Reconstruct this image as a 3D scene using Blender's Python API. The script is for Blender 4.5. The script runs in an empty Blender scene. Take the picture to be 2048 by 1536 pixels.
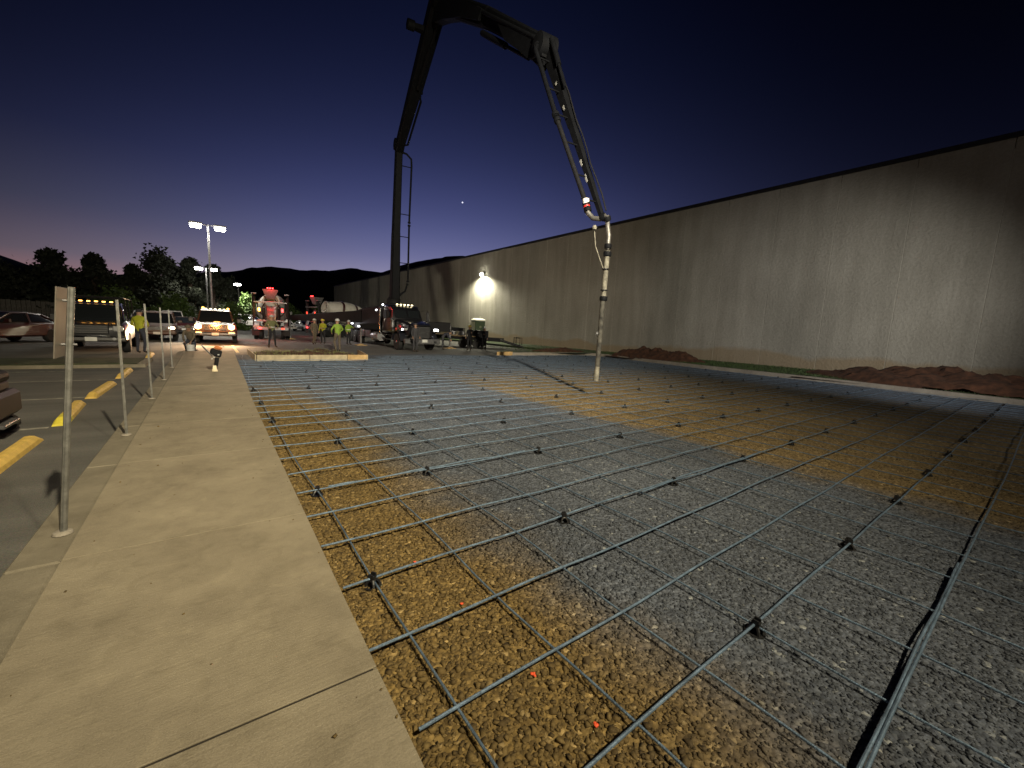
import bpy, bmesh, math, random
import numpy as np
from mathutils import Vector, Matrix, noise as mnoise
R = math.radians
random.seed(7); np.random.seed(7)
scene = bpy.context.scene
COL = scene.collection

# ------------------------------------------------------------------ camera
EYE = 1.55
pitch, roll, yaw, fpx = 0.135089701, 0.0457002054, 0.644071363, 814.233
cam_d = bpy.data.cameras.new('camera'); cam = bpy.data.objects.new('camera', cam_d); COL.objects.link(cam)
cam_d.sensor_fit = 'HORIZONTAL'; cam_d.sensor_width = 36.0; cam_d.lens = 36.0 * fpx / 2048.0
cam_d.clip_start = 0.05; cam_d.clip_end = 3000
fwd = Vector((math.sin(yaw) * math.cos(pitch), math.cos(yaw) * math.cos(pitch), -math.sin(pitch)))
right0 = Vector((math.cos(yaw), -math.sin(yaw), 0)); up0 = right0.cross(fwd)
cr, sr = math.cos(roll), math.sin(roll)
rightv = right0 * cr + up0 * sr
upv = up0 * cr - right0 * sr
M = Matrix((rightv, upv, -fwd)).transposed().to_4x4(); M.translation = (0, 0, EYE)
cam.matrix_world = M
scene.camera = cam

# ------------------------------------------------------------------ render
scene.view_settings.view_transform = 'Standard'; scene.view_settings.look = 'None'
scene.view_settings.exposure = 0.0; scene.view_settings.gamma = 1.0
scene.view_settings.use_curve_mapping = False
scene.render.engine = 'CYCLES'
try:
    scene.cycles.use_denoising = True
    scene.cycles.max_bounces = 6
    scene.cycles.diffuse_bounces = 3
    scene.cycles.sample_clamp_indirect = 4.0
    scene.cycles.sample_clamp_direct = 0.0
except Exception:
    pass

# ------------------------------------------------------------------ dusk sky
world = bpy.data.worlds.new('World'); scene.world = world; world.use_nodes = True
wn, wl = world.node_tree.nodes, world.node_tree.links
wn.clear()
def N(t, nt=None, **kw):
    n = (nt or wn).new(t)
    for k, v in kw.items(): setattr(n, k, v)
    return n
def math_node(nodes, links, op, a, b=None, clamp=False):
    n = nodes.new('ShaderNodeMath'); n.operation = op; n.use_clamp = clamp
    for i, v in enumerate((a, b)):
        if v is None: continue
        if isinstance(v, (int, float)): n.inputs[i].default_value = v
        else: links.new(v, n.inputs[i])
    return n.outputs[0]
def ramp(nodes, links, fac, stops, interp='LINEAR'):
    n = nodes.new('ShaderNodeValToRGB'); cr_ = n.color_ramp; cr_.interpolation = interp
    while len(cr_.elements) > 1: cr_.elements.remove(cr_.elements[-1])
    for i, (p, c) in enumerate(stops):
        e = cr_.elements[0] if i == 0 else cr_.elements.new(p)
        e.position = p; e.color = (*c, 1) if len(c) == 3 else c
    links.new(fac, n.inputs[0]); return n.outputs[0]
tc = N('ShaderNodeTexCoord'); vn = N('ShaderNodeVectorMath', operation='NORMALIZE'); wl.new(tc.outputs['Generated'], vn.inputs[0])
sep = N('ShaderNodeSeparateXYZ'); wl.new(vn.outputs[0], sep.inputs[0])
Z = sep.outputs[2]
def dotdir(az_deg):
    d = N('ShaderNodeVectorMath', operation='DOT_PRODUCT'); wl.new(vn.outputs[0], d.inputs[0])
    d.inputs[1].default_value = (math.sin(R(az_deg)), math.cos(R(az_deg)), 0); return d.outputs['Value']
horiz = math_node(wn, wl, 'SQRT', math_node(wn, wl, 'MAXIMUM', math_node(wn, wl, 'SUBTRACT', 1.0, math_node(wn, wl, 'MULTIPLY', Z, Z)), 1e-4))
def azf(az, p):
    c = math_node(wn, wl, 'DIVIDE', dotdir(az), horiz)
    return math_node(wn, wl, 'POWER', math_node(wn, wl, 'MAXIMUM', c, 0.0), p)
base = ramp(wn, wl, math_node(wn, wl, 'MAXIMUM', Z, 0.0), [
    (0.0, (.50, .41, .47)), (0.075, (.35, .32, .46)), (0.15, (.132, .144, .310)), (0.25, (.051, .061, .172)),
    (0.36, (.0185, .0240, .076)), (0.48, (.0064, .0090, .033)), (0.60, (.0024, .0037, .0145)), (1.0, (.0012, .0020, .0075))], 'B_SPLINE')
f1 = math_node(wn, wl, 'ADD', 0.06, math_node(wn, wl, 'MULTIPLY', azf(26, 6.0), 0.94))
mul = N('ShaderNodeMix', data_type='RGBA', blend_type='MULTIPLY'); mul.inputs[0].default_value = 1
wl.new(base, mul.inputs[6]); wl.new(f1, mul.inputs[7])
warm = ramp(wn, wl, math_node(wn, wl, 'MAXIMUM', Z, 0.0), [(0.0, (.30, .085, .03)), (0.045, (.16, .050, .028)), (0.09, (.040, .020, .012)), (0.17, (.010, .008, .003)), (0.28, (0, 0, 0))])
mul2 = N('ShaderNodeMix', data_type='RGBA', blend_type='MULTIPLY'); mul2.inputs[0].default_value = 1
wl.new(warm, mul2.inputs[6]); wl.new(azf(-12, 16.0), mul2.inputs[7])
add = N('ShaderNodeMix', data_type='RGBA', blend_type='ADD'); add.inputs[0].default_value = 1
wl.new(mul.outputs[2], add.inputs[6]); wl.new(mul2.outputs[2], add.inputs[7])
# one bright evening planet
sd = Vector((0.4383, 0.8508, 0.2903)).normalized()
STAR_SLOT = N('ShaderNodeVectorMath', operation='DOT_PRODUCT'); wl.new(vn.outputs[0], STAR_SLOT.inputs[0])
def star_dir(px, py):
    x = (px - 1024) / fpx; y = -(py - 768) / fpx
    return (rightv * x + upv * y + fwd).normalized()
STAR_SLOT.inputs[1].default_value = star_dir(925, 405)
st = math_node(wn, wl, 'GREATER_THAN', STAR_SLOT.outputs['Value'], 0.9999985)
stc = N('ShaderNodeMix', data_type='RGBA', blend_type='ADD'); wl.new(st, stc.inputs[0])
wl.new(add.outputs[2], stc.inputs[6]); stc.inputs[7].default_value = (.9, .9, 1.0, 1)
bg = N('ShaderNodeBackground'); wl.new(stc.outputs[2], bg.inputs[0]); bg.inputs[1].default_value = 1.0
out = N('ShaderNodeOutputWorld'); wl.new(bg.outputs[0], out.inputs[0])

# ------------------------------------------------------------------ materials
MATS = {}
def mat(name, color, rough=0.6, metal=0.0, var=0.15, scale=6.0, bump=0.0, bscale=40.0, emit=None, estr=0, spec=None, coat=0.0):
    if name in MATS: return MATS[name]
    m = bpy.data.materials.new(name); m.use_nodes = True; MATS[name] = m
    nt = m.node_tree; nd, lk = nt.nodes, nt.links; b = nd['Principled BSDF']
    b.inputs['Roughness'].default_value = rough; b.inputs['Metallic'].default_value = metal
    if spec is not None: b.inputs['Specular IOR Level'].default_value = spec
    if coat: b.inputs['Coat Weight'].default_value = coat
    t = nd.new('ShaderNodeTexCoord')
    if var > 0:
        n = nd.new('ShaderNodeTexNoise'); n.inputs['Scale'].default_value = scale; n.inputs['Detail'].default_value = 5
        lk.new(t.outputs['Object'], n.inputs['Vector'])
        c0 = tuple(max(0, c * (1 - var * 1.6)) for c in color); c1 = tuple(min(1, c * (1 + var * 1.6)) for c in color)
        o = ramp(nd, lk, n.outputs['Fac'], [(0.25, c0), (0.75, c1)]); lk.new(o, b.inputs['Base Color'])
    else: b.inputs['Base Color'].default_value = (*color, 1)
    if bump > 0:
        n2 = nd.new('ShaderNodeTexNoise'); n2.inputs['Scale'].default_value = bscale; n2.inputs['Detail'].default_value = 4
        lk.new(t.outputs['Object'], n2.inputs['Vector'])
        bp = nd.new('ShaderNodeBump'); bp.inputs['Strength'].default_value = bump; bp.inputs['Distance'].default_value = 0.01
        lk.new(n2.outputs['Fac'], bp.inputs['Height']); lk.new(bp.outputs[0], b.inputs['Normal'])
    if emit is not None:
        b.inputs['Emission Color'].default_value = (*emit, 1); b.inputs['Emission Strength'].default_value = estr
    return m

def mat_asphalt():
    m = mat('asphalt', (.095, .088, .075), .85, var=0); nd, lk = m.node_tree.nodes, m.node_tree.links; b = nd['Principled BSDF']
    t = nd.new('ShaderNodeTexCoord')
    n = nd.new('ShaderNodeTexNoise'); n.inputs['Scale'].default_value = .35; n.inputs['Detail'].default_value = 8; lk.new(t.outputs['Object'], n.inputs[0])
    mp = nd.new('ShaderNodeMapping'); mp.inputs['Scale'].default_value = (.15, 2.2, 1); lk.new(t.outputs['Object'], mp.inputs[0])
    n3 = nd.new('ShaderNodeTexNoise'); n3.inputs['Scale'].default_value = 1.0; n3.inputs['Detail'].default_value = 5; lk.new(mp.outputs[0], n3.inputs[0])
    n2 = nd.new('ShaderNodeTexVoronoi'); n2.inputs['Scale'].default_value = 130; lk.new(t.outputs['Object'], n2.inputs[0])
    s = math_node(nd, lk, 'ADD', math_node(nd, lk, 'MULTIPLY', n.outputs['Fac'], .5), math_node(nd, lk, 'MULTIPLY', n3.outputs['Fac'], .5))
    o = ramp(nd, lk, s, [(.3, (.062, .058, .048)), (.5, (.105, .097, .078)), (.7, (.155, .142, .114))])
    mx = nd.new('ShaderNodeMix'); mx.data_type = 'RGBA'; mx.blend_type = 'MULTIPLY'; mx.inputs[0].default_value = .45
    lk.new(o, mx.inputs[6]); lk.new(n2.outputs['Color'], mx.inputs[7]); 
    hs = nd.new('ShaderNodeHueSaturation'); hs.inputs['Saturation'].default_value = .45; hs.inputs['Value'].default_value = 1.25
    lk.new(mx.outputs[2], hs.inputs['Color']); lk.new(hs.outputs[0], b.inputs['Base Color'])
    bp = nd.new('ShaderNodeBump'); bp.inputs['Strength'].default_value = .5; bp.inputs['Distance'].default_value = .004
    lk.new(n2.outputs['Distance'], bp.inputs['Height']); lk.new(bp.outputs[0], b.inputs['Normal'])
    return m

def mat_concrete(name, cdark, clight, stain=True, fine=170):
    m = mat(name, clight, .8, var=0); nd, lk = m.node_tree.nodes, m.node_tree.links; b = nd['Principled BSDF']
    t = nd.new('ShaderNodeTexCoord')
    n = nd.new('ShaderNodeTexNoise'); n.inputs['Scale'].default_value = 1.7; n.inputs['Detail'].default_value = 12; n.inputs['Roughness'].default_value = .70; lk.new(t.outputs['Object'], n.inputs[0])
    f = nd.new('ShaderNodeTexNoise'); f.inputs['Scale'].default_value = fine; f.inputs['Detail'].default_value = 3; lk.new(t.outputs['Object'], f.inputs[0])
    mp = nd.new('ShaderNodeMapping'); mp.inputs['Scale'].default_value = (6, 60, 6); lk.new(t.outputs['Object'], mp.inputs[0])
    g = nd.new('ShaderNodeTexNoise'); g.inputs['Scale'].default_value = 1; g.inputs['Detail'].default_value = 4; lk.new(mp.outputs[0], g.inputs[0])
    s = math_node(nd, lk, 'ADD', math_node(nd, lk, 'MULTIPLY', n.outputs['Fac'], .66), math_node(nd, lk, 'MULTIPLY', f.outputs['Fac'], .34))
    o = ramp(nd, lk, s, [(.33, cdark), (.5, tuple((a + c) / 2 for a, c in zip(cdark, clight))), (.68, clight)])
    sm = nd.new('ShaderNodeTexNoise'); sm.inputs['Scale'].default_value = 5.5; sm.inputs['Detail'].default_value = 7; sm.inputs['Distortion'].default_value = 1.2; lk.new(t.outputs['Object'], sm.inputs[0])
    smc = ramp(nd, lk, sm.outputs['Fac'], [(.36, (.80, .79, .76)), (.46, (1, 1, 1)), (.60, (1, 1, 1)), (.68, (1.22, 1.22, 1.2))])
    m3 = nd.new('ShaderNodeMix'); m3.data_type = 'RGBA'; m3.blend_type = 'MULTIPLY'; m3.inputs[0].default_value = .45; lk.new(o, m3.inputs[6]); lk.new(smc, m3.inputs[7]); o = m3.outputs[2]
    sp = nd.new('ShaderNodeTexVoronoi'); sp.inputs['Scale'].default_value = 38; lk.new(t.outputs['Object'], sp.inputs[0])
    dk = ramp(nd, lk, sp.outputs['Distance'], [(.0, (.62, .6, .55)), (.10, (1, 1, 1))])
    mx = nd.new('ShaderNodeMix'); mx.data_type = 'RGBA'; mx.blend_type = 'MULTIPLY'; mx.inputs[0].default_value = .35
    lk.new(o, mx.inputs[6]); lk.new(dk, mx.inputs[7]); lk.new(mx.outputs[2], b.inputs['Base Color'])
    bh = math_node(nd, lk, 'ADD', f.outputs['Fac'], math_node(nd, lk, 'MULTIPLY', g.outputs['Fac'], 1.3))
    bp = nd.new('ShaderNodeBump'); bp.inputs['Strength'].default_value = .5; bp.inputs['Distance'].default_value = .006
    lk.new(bh, bp.inputs['Height']); lk.new(bp.outputs[0], b.inputs['Normal'])
    return m

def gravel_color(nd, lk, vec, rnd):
    """crushed stone: blue grey, with ochre coloured bands"""
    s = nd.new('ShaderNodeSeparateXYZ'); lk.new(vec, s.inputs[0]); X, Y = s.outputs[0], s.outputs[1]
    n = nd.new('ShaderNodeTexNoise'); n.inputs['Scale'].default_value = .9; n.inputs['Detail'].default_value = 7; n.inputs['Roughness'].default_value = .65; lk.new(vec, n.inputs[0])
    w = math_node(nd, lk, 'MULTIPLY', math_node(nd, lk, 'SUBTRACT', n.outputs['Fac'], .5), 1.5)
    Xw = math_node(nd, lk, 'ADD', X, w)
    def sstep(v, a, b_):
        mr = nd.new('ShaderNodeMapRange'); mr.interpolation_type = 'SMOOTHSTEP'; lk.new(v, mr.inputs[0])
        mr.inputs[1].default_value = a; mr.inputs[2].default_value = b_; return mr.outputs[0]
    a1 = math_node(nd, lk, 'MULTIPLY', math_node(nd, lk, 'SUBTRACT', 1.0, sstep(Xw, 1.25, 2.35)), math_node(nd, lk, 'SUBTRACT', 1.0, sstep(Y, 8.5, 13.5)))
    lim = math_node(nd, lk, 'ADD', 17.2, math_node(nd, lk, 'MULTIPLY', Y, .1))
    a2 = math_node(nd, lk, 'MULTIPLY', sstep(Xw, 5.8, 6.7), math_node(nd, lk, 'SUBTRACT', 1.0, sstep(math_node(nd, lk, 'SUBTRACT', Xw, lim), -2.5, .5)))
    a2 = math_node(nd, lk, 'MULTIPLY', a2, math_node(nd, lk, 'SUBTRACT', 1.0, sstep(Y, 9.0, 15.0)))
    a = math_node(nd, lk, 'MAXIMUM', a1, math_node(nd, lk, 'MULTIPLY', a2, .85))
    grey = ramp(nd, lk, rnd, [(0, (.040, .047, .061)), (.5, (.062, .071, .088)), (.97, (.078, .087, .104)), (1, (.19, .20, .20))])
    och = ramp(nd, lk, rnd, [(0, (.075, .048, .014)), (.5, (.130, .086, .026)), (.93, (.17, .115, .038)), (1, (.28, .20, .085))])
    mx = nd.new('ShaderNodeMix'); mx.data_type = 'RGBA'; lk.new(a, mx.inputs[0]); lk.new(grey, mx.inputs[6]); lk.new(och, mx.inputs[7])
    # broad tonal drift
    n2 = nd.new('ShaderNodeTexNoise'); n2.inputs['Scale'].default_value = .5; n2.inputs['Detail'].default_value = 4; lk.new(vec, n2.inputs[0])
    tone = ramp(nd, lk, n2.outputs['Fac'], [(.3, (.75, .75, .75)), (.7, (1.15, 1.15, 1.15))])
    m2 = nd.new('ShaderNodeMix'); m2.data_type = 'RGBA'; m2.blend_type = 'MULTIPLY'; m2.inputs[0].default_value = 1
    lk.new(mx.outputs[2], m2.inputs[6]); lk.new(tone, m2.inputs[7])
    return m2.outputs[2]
def mat_gravel_bed():
    m = mat('gravel_bed', (.1, .1, .1), .92, var=0); nd, lk = m.node_tree.nodes, m.node_tree.links; b = nd['Principled BSDF']
    t = nd.new('ShaderNodeTexCoord'); v = t.outputs['Object']
    vo = nd.new('ShaderNodeTexVoronoi'); vo.inputs['Scale'].default_value = 34; lk.new(v, vo.inputs[0])
    sp = nd.new('ShaderNodeSeparateColor'); lk.new(vo.outputs['Color'], sp.inputs[0])
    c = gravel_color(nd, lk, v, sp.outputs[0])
    ed = ramp(nd, lk, vo.outputs['Distance'], [(.25, (2.0, 2.0, 2.05)), (.8, (1.25, 1.25, 1.25))])
    mx = nd.new('ShaderNodeMix'); mx.data_type = 'RGBA'; mx.blend_type = 'MULTIPLY'; mx.inputs[0].default_value = .8
    lk.new(c, mx.inputs[6]); lk.new(ed, mx.inputs[7]); lk.new(mx.outputs[2], b.inputs['Base Color'])
    v2 = nd.new('ShaderNodeTexNoise'); v2.inputs['Scale'].default_value = 16; v2.inputs['Detail'].default_value = 5; lk.new(v, v2.inputs[0])
    h = math_node(nd, lk, 'ADD', math_node(nd, lk, 'SUBTRACT', 1.0, vo.outputs['Distance']), math_node(nd, lk, 'MULTIPLY', v2.outputs['Fac'], 1.6))
    bp = nd.new('ShaderNodeBump'); bp.inputs['Strength'].default_value = .9; bp.inputs['Distance'].default_value = .02
    lk.new(h, bp.inputs['Height']); lk.new(bp.outputs[0], b.inputs['Normal'])
    return m
def mat_stone():
    m = mat('gravel_stone', (.1, .1, .1), .85, var=0); nd, lk = m.node_tree.nodes, m.node_tree.links; b = nd['Principled BSDF']
    t = nd.new('ShaderNodeTexCoord'); g = nd.new('ShaderNodeNewGeometry')
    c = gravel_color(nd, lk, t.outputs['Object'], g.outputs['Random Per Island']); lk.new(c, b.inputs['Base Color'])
    return m
def mat_wall():
    m = mat('precast_concrete', (.3, .29, .26), .88, var=0); nd, lk = m.node_tree.nodes, m.node_tree.links; b = nd['Principled BSDF']
    t = nd.new('ShaderNodeNewGeometry'); P = t.outputs['Position']
    mp = nd.new('ShaderNodeMapping'); mp.inputs['Scale'].default_value = (1, 1.3, .16); lk.new(P, mp.inputs[0])
    st = nd.new('ShaderNodeTexNoise'); st.inputs['Scale'].default_value = 1.0; st.inputs['Detail'].default_value = 9; st.inputs['Roughness'].default_value = .6; lk.new(mp.outputs[0], st.inputs[0])
    bl = nd.new('ShaderNodeTexNoise'); bl.inputs['Scale'].default_value = .33; bl.inputs['Detail'].default_value = 6; lk.new(P, bl.inputs[0])
    ag = nd.new('ShaderNodeTexNoise'); ag.inputs['Scale'].default_value = 9; ag.inputs['Detail'].default_value = 6; ag.inputs['Roughness'].default_value = .7; lk.new(P, ag.inputs[0])
    oi = nd.new('ShaderNodeObjectInfo')
    s = math_node(nd, lk, 'ADD', math_node(nd, lk, 'MULTIPLY', st.outputs['Fac'], .38), math_node(nd, lk, 'MULTIPLY', bl.outputs['Fac'], .3))
    s = math_node(nd, lk, 'ADD', s, math_node(nd, lk, 'MULTIPLY', ag.outputs['Fac'], .32))
    s = math_node(nd, lk, 'ADD', s, math_node(nd, lk, 'MULTIPLY', math_node(nd, lk, 'SUBTRACT', oi.outputs['Random'], .5), .06))
    o = ramp(nd, lk, s, [(.34, (.20, .190, .160)), (.5, (.285, .270, .230)), (.66, (.38, .362, .315))])
    sx = nd.new('ShaderNodeSeparateXYZ'); lk.new(P, sx.inputs[0])
    wn_ = math_node(nd, lk, 'ADD', sx.outputs[2], math_node(nd, lk, 'MULTIPLY', bl.outputs['Fac'], -1.4))
    mud = ramp(nd, lk, wn_, [(.0, (.8, .8, .8)), (.22, (.0, .0, .0))])
    mx = nd.new('ShaderNodeMix'); mx.data_type = 'RGBA'; lk.new(math_node(nd, lk, 'MULTIPLY', mud, .75), mx.inputs[0]); lk.new(o, mx.inputs[6]); mx.inputs[7].default_value = (.26, .18, .09, 1)
    lk.new(mx.outputs[2], b.inputs['Base Color'])
    h = math_node(nd, lk, 'ADD', ag.outputs['Fac'], math_node(nd, lk, 'MULTIPLY', bl.outputs['Fac'], 2.0))
    bp = nd.new('ShaderNodeBump'); bp.inputs['Strength'].default_value = .9; bp.inputs['Distance'].default_value = .06
    lk.new(h, bp.inputs['Height']); lk.new(bp.outputs[0], b.inputs['Normal'])
    return m
asphalt = mat_asphalt(); gravel_bed = mat_gravel_bed(); stone_m = mat_stone(); wall_m = mat_wall()
slab_m = mat_concrete('sidewalk_concrete', (.160, .136, .096), (.315, .274, .198))
kerb_m = mat_concrete('kerb_concrete', (.19, .165, .14), (.33, .30, .25), fine=120)
kerb_l = mat_concrete('worn_kerb_concrete', (.120, .104, .075), (.250, .222, .165), fine=200)
rebar_m = mat('rebar_steel', (.13, .19, .27), .48, .35, .3, 9, .6, 130)
rust_m = mat('rusty_steel', (.10, .06, .035), .7, .3, .3, 12, .4, 60)
black_pl = mat('black_plastic', (.012, .012, .013), .45, var=.1)
rubber = mat('tyre_rubber', (.014, .014, .014), .8, var=.15, bump=.2, bscale=30)
galv = mat('galvanised_steel', (.20, .20, .19), .5, .55, .2, 20, .3, 60)
signback = mat('sign_back_aluminium', (.22, .20, .17), .55, .4, .1, 6)
chrome = mat('chrome', (.6, .6, .6), .18, 1.0, .05)
black_p = mat('black_paint', (.008, .008, .010), .3, .0, .1, coat=.6)
navy_p = mat('dark_blue_paint', (.012, .013, .018), .3, .0, .1, coat=.5)
white_p = mat('white_paint', (.72, .70, .66), .35, .0, .06, coat=.3)
red_p = mat('dark_red_paint', (.035, .007, .006), .35, .0, .1, coat=.5)
silver_p = mat('silver_paint', (.35, .35, .36), .35, .6, .08, coat=.4)
tan_p = mat('tan_brown_paint', (.07, .028, .012), .45, .0, .1)
glass = mat('vehicle_glass', (.012, .014, .016), .06, .0, 0, spec=.8)
steel_d = mat('dark_steel', (.009, .009, .010), .65, .0, .2, 8, .2, 30, spec=.15)
boom_m = mat('boom_black_paint', (.005, .0055, .007), .65, .0, .2, 5, .15, 30, spec=.1)
steel_g = mat('grey_steel', (.16, .16, .165), .42, .6, .2, 8, .2, 30)
pipe_m = mat('worn_delivery_pipe', (.15, .145, .135), .45, .5, .3, 7, .3, 30)
slurry = mat('cement_splashed_rubber', (.15, .14, .11), .8, .0, .35, 9, .6, 30)
hose_m = mat('grimy_rubber_hose', (.045, .042, .034), .8, .0, .6, 7, .8, 24)
wood = mat('form_lumber', (.42, .28, .12), .75, .0, .2, 5, .3, 40)
yellow_stop = mat('yellow_painted_concrete', (.62, .42, .10), .7, .0, .14, 9, .5, 60)
yellow_old = mat('bright_yellow_paint', (.66, .56, .06), .6, .0, .12, 9, .4, 60)
soil_m = mat('red_clay_soil', (.058, .023, .011), .95, .0, .4, 5, 1.0, 18)
grass_m = mat('turf_green', (.034, .055, .014), .9, .0, .35, 4, .8, 60)
blade_m = mat('grass_blade', (.04, .07, .015), .7, .0, .3, 3)
hivis = mat('hi_vis_yellow_shirt', (.30, .31, .015), .8, .0, .12, 12, .4, 16)
lime = mat('lime_shirt', (.21, .33, .04), .8, .0, .12, 12, .4, 16)
olive = mat('olive_vest', (.12, .12, .05), .85, .0, .2, 12, .4, 16)
denim = mat('dark_denim', (.028, .03, .045), .9, .0, .2, 12, .4, 18)
tan_c = mat('tan_work_clothes', (.11, .088, .06), .9, .0, .2, 12, .4, 18)
black_c = mat('black_clothes', (.012, .012, .015), .9, .0, .2, 12, .4, 18)
grey_c = mat('grey_work_clothes', (.04, .04, .045), .9, .0, .2, 12, .4, 18)
skin_m = mat('skin', (.30, .17, .11), .6, .0, .05)
hat_w = mat('white_hard_hat', (.45, .45, .44), .35, .0, .04)
hat_y = mat('yellow_hard_hat', (.68, .55, .08), .35, .0, .04)
boot_m = mat('boot_leather', (.04, .028, .018), .8, .0, .2)
reflect = mat('reflective_tape', (.75, .75, .70), .3, .3, .0)
paint_w = mat('white_line_paint', (.26, .245, .21), .85, .0, .45, 9)
paint_y = mat('yellow_line_paint', (.58, .44, .14), .8, .0, .25, 9)
orange_mark = mat('orange_marking_paint', (.85, .10, .03), .7, .0, .2, 30)
leaf_d = mat('dark_leaves', (.014, .018, .009), .8, .0, .4, .6)
leaf_g = mat('green_leaves', (.055, .095, .018), .8, .0, .4, .8)
bark = mat('bark', (.05, .035, .025), .9, .0, .3, 6, .6, 20)
hill_m = mat('forested_hill', (.012, .014, .012), 1.0, .0, .3, .05)
fence_m = mat('weathered_boards', (.10, .095, .085), .85, .0, .25, 5)
drum_w = mat('white_drum', (.42, .41, .37), .45, .0, .12, 2)
toilet_g = mat('toilet_green_plastic', (.045, .075, .04), .55, .0, .1)
toilet_w = mat('toilet_white_roof', (.68, .68, .60), .55, .0, .06)
beige = mat('toilet_light_plastic', (.30, .32, .22), .55, .0, .08)
def glow(name, c, s): return mat(name, tuple(min(.8, x) for x in c), .4, var=0, emit=c, estr=s)
lens_white = glow('floodlight_lens', (1.0, .96, .86), 60)
lens_wall = glow('wall_pack_lens', (1.0, .96, .78), 90)
lens_head = glow('headlight_lit', (1.0, .56, .20), 13)
lens_head_w = glow('headlight_white_lit', (1.0, .78, .5), 9)
lens_amber = glow('amber_lamp_lit', (1.0, .45, .08), 9)
lens_cream = glow('cream_marker_lit', (1.0, .85, .5), 5)
lens_red = glow('red_lamp_lit', (1.0, .03, .03), 11)
lens_red_dim = glow('red_lamp_dim', (1.0, .06, .03), 2.5)
lens_white_dim = glow('work_lamp_lit', (.95, .95, 1.0), 7)
lamp_off = mat('lamp_unlit', (.35, .35, .35), .2, .2, 0)

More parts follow.
